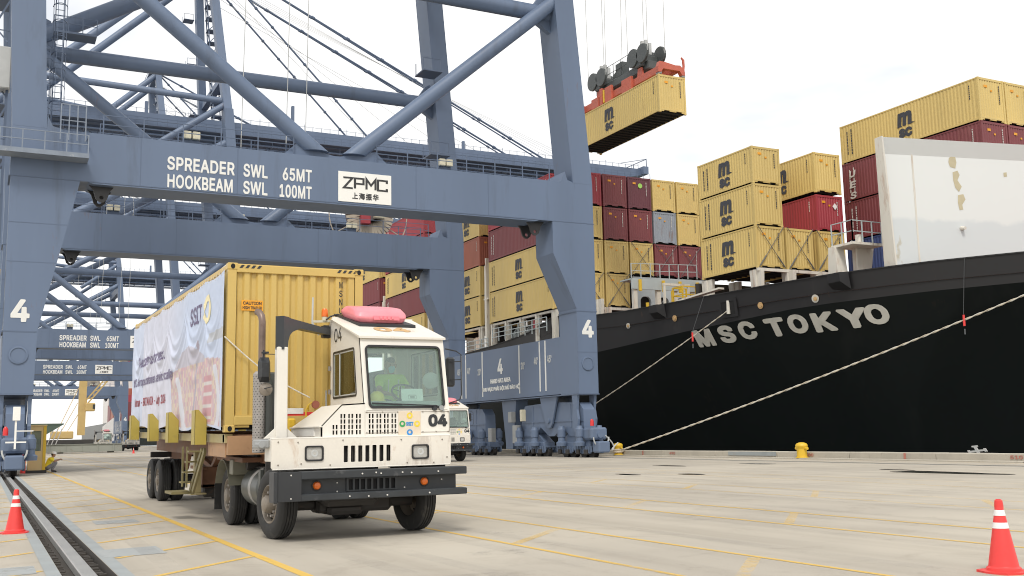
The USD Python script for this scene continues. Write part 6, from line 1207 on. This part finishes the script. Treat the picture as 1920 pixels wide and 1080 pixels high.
cpart('reflective_strip', MB().box(CX+.85, CX+1.6, CY+.010, CY+.02, CZ+.24, CZ+.33), 'cone_red'); cpart('reflective_strip', MB().box(CX+1.0, CX+1.35, CY-.0, CY+.012, CZ+.30, CZ+.40), 'reflect_white')
cpart('fork_pocket', MB().plate([(CX+.5, CZ+.02), (CX+.62, CZ+.12), (CX+1.8, CZ+.12), (CX+1.9, CZ+.02)], (0, CY+.15, 0), (1, 0, 0), (0, 0, 1), .01), 'dark_void')
for x in (CX+.09, CX+2.35):
    for z in (.06, HC-.06): cpart('casting_hole', MB().plate(affinity.scale(Point(0, 0).buffer(.045), .8, 1), (x, CY+.001, CZ+z), (1, 0, 0), (0, 0, 1), .004), 'dark_void')
# banner: cloth with folds and its print
BY0, BY1, BZ0, BZ1 = CY+.06, CY+12.12, .02, HC-.12
NU, NV = 460, 130
Uu, Vv = np.meshgrid(np.linspace(0, 1, NU), np.linspace(0, 1, NV), indexing='ij')       # u: rear (far) to nose, v: bottom to top
def cloth(u, v):
    """outward push of the cloth"""
    y = u*12.06; z = v*2.8; d = .035+.012*np.sin(6.3*y+2.2*np.sin(1.3*z))*(.35+.65*(1-v))
    for i, (c0, w0, a0) in enumerate(((.10, .10, .05), (.26, .09, .045), (.42, .12, .05), (.60, .12, .055), (.78, .11, .05), (.92, .08, .04))):    # swags between ties along the top
        q = np.clip(1-((u-c0)/w0)**2, 0, None); sag = (1-v)-.10-.34*q; d = d+1.5*a0*q*np.exp(-(sag/.028)**2)+.9*a0*q*np.exp(-((sag+.09)/.03)**2)+.8*a0*q*np.exp(-((sag-.10)/.03)**2)+.5*a0*q*np.exp(-((sag-.2)/.045)**2)
    d = d+.030*np.exp(-((u-.33+.10*v)/.012)**2)+.026*np.exp(-((u-.70-.12*v)/.010)**2)+.025*np.exp(-((u-.16+.06*v)/.012)**2)+.024*np.exp(-((u-.86-.05*v)/.010)**2)+.02*np.exp(-((u-.52+.1*v)/.012)**2)
    d = d+.022*(meshkit.fbm(np.stack([u*26, v*7, u*0], -1), 4, 3)-.5)
    return np.maximum(.03+(d-.03)*.7, .006)
def banner_xyz(u, v, out=0.0):
    top = .06*np.abs(np.sin(u*math.pi*7))*(v > .9)*(v-.9)/.1; bot = .10*np.sin(u*9)**2*(v < .08)*(.08-v)/.08
    y = BY1-(BY1-BY0)*u; z = BZ0+(BZ1-BZ0)*v-top+bot; return np.stack([CX-.006-cloth(u, v)-out, y, CZ+z], -1)
pic = np.ones((NU, NV, 3))*A([.66, .70, .80]); sky_t = np.clip((Vv-.2)/.8, 0, 1)
pic = A([.70, .69, .76])*(1-.35*sky_t[..., None])+A([.50, .62, .86])*(.35*sky_t[..., None]); pic = np.where((Uu < .18)[..., None], pic*.55+A([.48, .66, .92])*.45*1.0, pic)
mix_ = np.clip((Uu-.50)/.22, 0, 1)[..., None]; pic = pic*(1-mix_*.6)+A([.42, .60, .86])*mix_*.6
nz = meshkit.noise(np.stack([Uu*60, Vv*26, Uu*0], -1), 11); n2 = meshkit.noise(np.stack([np.floor(Uu*150), np.floor(Vv*34), Uu*0], -1), 5)
yard = (Uu > .545+.10*np.clip(.35-Vv, -.1, .35)) & (Vv < .50-.25*np.abs(Uu-.80)) & (Uu < .985) & (Vv > .02+.9*np.clip(.62-Uu, 0, 1))
hue = np.stack([np.choose((n2*5).astype(int).clip(0, 4), [.62, .70, .48, .72, .55]), np.choose((n2*5).astype(int).clip(0, 4), [.16, .42, .12, .52, .30]), np.choose((n2*5).astype(int).clip(0, 4), [.10, .09, .12, .16, .20])], -1)
pic = np.where(yard[..., None], hue*.75+.16, pic)
wht = (np.abs(Uu-.60-.28*(1-Vv/.5)*.35) < .02) & (Vv < .40) | ((Uu > .93) & (Vv < .42) & (Vv > .02) & (np.abs(Uu-.955-.02*np.sin(Vv*9)) < .012)); pic = np.where(wht[..., None], A([.70, .70, .72]), pic)
ship_ = (Uu > .86) & (Uu < .925) & (Vv < .36) & (Vv > .04); pic = np.where(ship_[..., None], np.where((np.floor(Vv*40) % 3 == 0)[..., None], A([.70, .62, .50]), A([.58, .12, .08])), pic)
qc = (np.abs(Uu-.80-.10*(Vv-.4)) < .006) & (Vv > .10) & (Vv < .62); pic = np.where(qc[..., None], A([.30, .22, .26]), pic)
hill = (Uu > .60) & (Uu < .86) & (Vv > .46) & (Vv < .50+.10*np.sin((Uu-.60)/.26*math.pi)); pic = np.where(hill[..., None], A([.44, .40, .44]), pic)
boomb = (Uu > .56) & (Vv > .52+.14*(Uu-.56)) & (Vv < .575+.16*(Uu-.56)) & (Uu > .90); pic = np.where(boomb[..., None], A([.42, .44, .42]), pic)
pic = (pic*.60+A([.64, .67, .82])*.40)*(.96+.08*nz[..., None])
LOOKS['banner_print'] = usdkit.material(stage, '/World/Looks/banner_print', {'a': ('attribute', {'attribute': 'print'}), 'd': ('principled_bsdf', {'roughness': .55, 'specular_ior_level': .3}), 't': ('translucent_bsdf', {}), 'm': ('mix_closure', {'fac': .12})}, [('a.color', 'd.base_color'), ('a.color', 't.color'), ('d.BSDF', 'm.closure1'), ('t.BSDF', 'm.closure2')], surface='m.closure')
BN = Thing('banner', 'white and blue printed banner tied along the trailer container\'s left side', 'banner', (CX, CY, CZ)); UsdGeom.Xformable(BN.prim).AddRotateXOp().Set(math.degrees(PITCH))
XYZ = banner_xyz(Uu, Vv).reshape(-1, 3); ii = np.arange(NU*NV).reshape(NU, NV); F4 = np.stack([ii[:-1, :-1], ii[1:, :-1], ii[1:, 1:], ii[:-1, 1:]], -1).reshape(-1, 4)
bm = usdkit.mesh(stage, BN.path+'/cloth', (XYZ-A([CX, CY, CZ]), F4), LOOKS['banner_print'], smooth=True)
UsdGeom.PrimvarsAPI(bm).CreatePrimvar('print', Sdf.ValueTypeNames.Color3fArray, 'vertex').Set(Vt.Vec3fArray.FromNumpy(pic.reshape(-1, 3).astype(np.float32)))
def btext(t, u0, u1, v0, v1, m_, stroke=2, name='lettering'):
    p = text_poly(t, 1, stroke=stroke); x0, y0, x1, y1 = p.bounds; cells = []
    mb = MB()
    for g in getattr(p, 'geoms', [p]):
        g = g.segmentize(12); e = trimesh.creation.extrude_polygon(g, .01, engine='earcut'); t_ = trimesh.Trimesh(e.vertices, e.faces); t_ = t_.subdivide() if (x1-x0)/max(1, len(t)) > 0 else t_
        V = A(t_.vertices); u = u0+(u1-u0)*(V[:, 0]-x0)/(x1-x0); v = v0+(v1-v0)*(V[:, 1]-y0)/(y1-y0); q = banner_xyz(u, v, .006)
        mb.add(q, A(t_.faces))
    BN.part(name, mb, m_)
mat('print_violet', (.36, .31, .48), .6, .05); mat('print_red', (.60, .16, .19), .6, .05); mat('print_gold', (.80, .72, .45), .6, .05)
btext('Welcome to the first vessel', .13, .475, .575, .675, 'print_violet'); btext('MSC Europe container service calling', .03, .575, .385, .485, 'print_violet'); btext('Vietnam - BRITANNIA - July 2024', .05, .50, .20, .295, 'print_red')
btext('SSIT', .735, .835, .735, .865, 'print_violet', 2)
ringp = Point(0, 0).buffer(1).difference(Point(0, 0).buffer(.55))
mb = MB(); t = np.linspace(0, 2*math.pi, 40)
for r0_, r1_ in ((.55, 1.0),):
    Vq = []
    for r_ in (r0_, (r0_+r1_)/2, r1_): Vq.append(banner_xyz(.885+.026*r_*np.cos(t), .80+.10*r_*np.sin(t), .008))
    n_ = len(t); mb.add(np.vstack(Vq), [(k*n_+i, k*n_+i+1, (k+1)*n_+i+1, (k+1)*n_+i) for k in range(2) for i in range(n_-1)])
BN.part('sun_emblem', mb, 'print_gold')
tm_ = MB()
for k in range(46): u = .02+k*.0213; q = banner_xyz(A([u]), A([.985]))[0]; tm_.cyl(q, (CX-.004, q[1]+.03, q[2]+.12), .009, n=5)
BN.part('tie_cord', tm_, 'rope_line', kind='stuff')
RP = Thing('tie_rope', 'thin white rope slung across the trailer container\'s front', 'rope', (CX, CY, CZ)); pts = []
for t_ in np.linspace(0, 1, 24): pts.append((CX-.03+(1.42)*t_, CY-.015-.25*t_, CZ+1.62-1.05*t_-.10*math.sin(t_*math.pi)))
RP.part('rope', MB().tube(pts, .012, 6), 'rope_white', smooth=30)

# ------------------------------------------------------------------ cones
def cone(T, x, y):
    b = T.part('base', MB().hull([(x+a*.19+b_*0, y+b_*.19, z) for a in (-1, 1) for b_ in (-1, 1) for z in (0, .025)]+[(x+a*.23, y+b_*.05, z) for a in (-1, 1) for b_ in (-1, 1) for z in (0, .02)]+[(x+b_*.05, y+a*.23, z) for a in (-1, 1) for b_ in (-1, 1) for z in (0, .02)]), 'cone_red')
    T.part('cone_body', MB().lathe((x, y, .02), (0, 0, 1), [(.175, 0), (.172, .03), (.155, .042), (.150, .05), (.044, .64), (.046, .66), (.040, .72), (.024, .735), (.022, .72)], 36, caps=False), 'cone_red', smooth=40)
    rr = lambda z: .150-(z-.07)*(.106/.59)+.0025
    for z0, z1 in ((.455, .515), (.585, .645)): T.part('reflective_band', MB().lathe((x, y, 0), (0, 0, 1), [(rr(z0), z0), (rr(z1), z1)], 36, caps=False), 'reflect_white', smooth=True)
C0 = Thing('traffic_cone', 'red traffic cone with white bands in the lower right corner', 'cone', (9.66, 7.74, 0)); cone(C0, 9.66, 7.74)
copy(C0.path, 'traffic_cone', 'red traffic cone left of the rail grooves at lower left', 'cone', (.585, 20.55, 0))
copy(C0.path, 'traffic_cone', 'tiny red traffic cone far off beside the trailer\'s rear', 'cone', (18.1, 148, 0))

# ------------------------------------------------------------------ far left: booth, crouching man, slab, cranes
bx0, bx1, by0, by1 = 2.22, 3.02, 60.9, 61.9
BO = Thing('guard_booth', 'tan booth with a window under the near crane\'s landward leg', 'booth', (2.5, 61.2, 0))
fr_ = sbox(bx0, .15, bx1, 2.45).difference(sbox(bx0+.12, 1.15, bx1-.22, 2.2))
BO.part('front_wall', MB().xz(fr_, by0, by0+.05), 'booth_tan'); BO.part('side_wall', MB().box(bx0, bx0+.05, by0+.05, by1, .15, 2.45), 'booth_tan'); BO.part('side_wall', MB().box(bx1-.05, bx1, by0+.05, by1, .15, 2.45), 'booth_tan'); BO.part('back_wall', MB().box(bx0, bx1, by1, by1+.05, .15, 2.45), 'booth_tan')
BO.part('roof', MB().cbox(bx0-.06, bx1+.06, by0-.06, by1+.1, 2.45, 2.52, .02), 'booth_tan'); BO.part('window', MB().box(bx0+.12, bx1-.22, by0+.02, by0+.03, 1.15, 2.25), 'glass'); BO.part('door_post', MB().cbox(bx1-.12, bx1+.03, by0-.03, by0, .15, 2.45, .005), 'safety_yellow'); BO.part('skid', MB().box(bx0-.1, bx1+.1, by0-.1, by1+.1, .0, .15), 'chassis_dark')
BO.part('red_extinguisher', MB().lathe((bx0-.25, by0-.3, .02), (0, 0, 1), [(.0, 0), (.13, 0), (.13, .85), (.08, .95), (0, .97)], 14), 'cone_red', smooth=30)
GX, GY = 3.30, 61.3
person('person', 'crouching worker in a white helmet and yellow top beside the tan booth', dict(hip=(GX-.12, GY, .28), waist=(GX-.08, GY, .44), chest=(GX+.02, GY, .64), neck=(GX+.10, GY, .80), head=(GX+.16, GY, .94),
    lsh=(GX+.02, GY+.18, .72), lel=(GX+.24, GY+.16, .62), lwr=(GX+.46, GY+.08, .68), rsh=(GX+.02, GY-.18, .72), rel=(GX+.22, GY-.16, .58), rwr=(GX+.44, GY-.10, .66),
    lhp=(GX-.08, GY+.1, .28), lkn=(GX+.28, GY+.16, .50), lan=(GX+.12, GY+.14, .12), rhp=(GX-.08, GY-.1, .28), rkn=(GX+.28, GY-.16, .50), ran=(GX+.12, GY-.14, .12)), (1, -.25, -.2), 'vest_yellow', 'cloth_grey', hat='helmet_white')
HS = Thing('hatch_cover', 'long flat grey hatch cover lying on the quay at far left', 'hatch cover', (12, 172, 0))
m = MB().cbox(4.0, 18.9, 168, 172.5, .18, 1.28, .04); HS.part('cover_plate', m, 'hatch_grey')
for k in range(7): HS.part('edge_rib', MB().box(4.4+k*2.2, 4.55+k*2.2, 167.9, 168.0, .25, 1.2), 'hatch_grey')
HS.part('top_flange', MB().box(3.9, 19.0, 167.85, 172.6, 1.28, 1.36), 'hatch_grey')
for x in (5.5, 10.5, 17.5): HS.part('timber_bearer', MB().box(x-.3, x+.3, 168.3, 172, 0, .18), 'chassis_dark')
HO = Thing('cargo_hopper', 'grey-green cargo hopper with a sloping side at far left', 'hopper', (11, 240, 0))
HO.part('hopper_body', MB().xz([(6.5, 1.0), (11.2, 1.0), (11.4, 3.0), (15.2, 5.4), (6.5, 5.6)], 240, 245), 'hopper_green'); HO.part('rim', MB().box(6.4, 15.3, 239.9, 245.1, 5.4, 5.65), 'hopper_green')
for x in (7, 11): HO.part('leg', MB().box(x-.25, x+.25, 240.2, 240.7, 0, 1.1), 'hopper_green')
for x in (11.8, 12.6, 13.4): HO.part('strut', MB().bar((x, 240.2, 0), (x+1.6, 240.2, 4.6), .18), 'far_white')
MC = Thing('mobile_harbour_crane', 'yellow mobile harbour crane standing beyond the hatch cover', 'crane', (23.3, 300, 0))
MC.part('tower', MB().hull([(22.5, 300, 3.5), (24.3, 300, 3.5), (22.5, 302, 3.5), (24.3, 302, 3.5), (22.7, 300, 28), (24.6, 300, 28), (22.7, 302, 28), (24.6, 302, 28)]), 'harbour_yellow')
MC.part('operator_cab', MB().cbox(24.2, 26.6, 299.4, 301.6, 9.8, 12.0, .2), 'harbour_yellow'); MC.part('cab_glass', MB().box(26.0, 26.62, 299.35, 299.4, 10.4, 11.6), 'tank_grey')
bmm = MB()
for dy in (0, 1.6):
    for dz in (0, 1.4): bmm.bar((24.5, 300+dy, 11.5+dz), (40, 300+dy, 31+dz), .3)
for k in range(9): bmm.bar((24.5+k*1.7, 300, 11.5+k*2.14), (24.5+k*1.7, 300, 12.9+k*2.14), .18); bmm.bar((24.5+k*1.7, 300, 12.9+k*2.14), (26.2+k*1.7, 300, 13.6+k*2.14), .18)
MC.part('lattice_boom', bmm, 'harbour_yellow')
MC.part('machine_deck', MB().cbox(16, 21.5, 299.5, 303, 2.6, 4.6, .2), 'harbour_yellow'); MC.part('chassis', MB().cbox(15, 30, 298.5, 304, .8, 2.4, .2), 'chassis_dark')
for k in range(6): MC.part('wheel', MB().cyl((16.5+k*2.4, 298.3, .75), (16.5+k*2.4, 298.7, .75), .75, n=18), 'rubber', smooth=30)
for a, b in (((22.3, 300, 12), (18.5, 300, 4.5)), ((22.4, 300, 16), (17.5, 300, 4.5)), ((22.5, 300, 9), (20, 300, 4.5))): MC.part('stay', MB().bar(a, b, .16), 'harbour_yellow')
FS = Thing('far_ship', 'distant white and red ship moored beyond the farthest crane', 'ship', (50, 420, 0))
FS.part('hull', MB().hull([(44, 400, 0), (44, 560, 0), (75, 400, 0), (75, 560, 0), (44, 398, 9), (44, 560, 9), (75, 398, 9), (75, 560, 9)]), 'tank_grey')
FS.part('superstructure', MB().cbox(44.4, 74, 450, 466, 9, 34, .3).box(43.5, 75, 449, 452, 28, 31), 'far_white'); FS.part('funnel', MB().cbox(52, 58, 468, 476, 9, 38, .3), 'container_red')
for k in range(4): FS.part('container_row', MB().cbox(44.4, 74, 405+k*11, 414+k*11, 9, 16+3*(k % 3), .05), ['container_maroon', 'container_red', 'container_orange', 'container_maroon'][k])
FS.part('ramp_fence', MB().xz([(38, 0), (43.8, 0), (43.8, 12), (38, 7)], 398, 398.5), 'far_white')
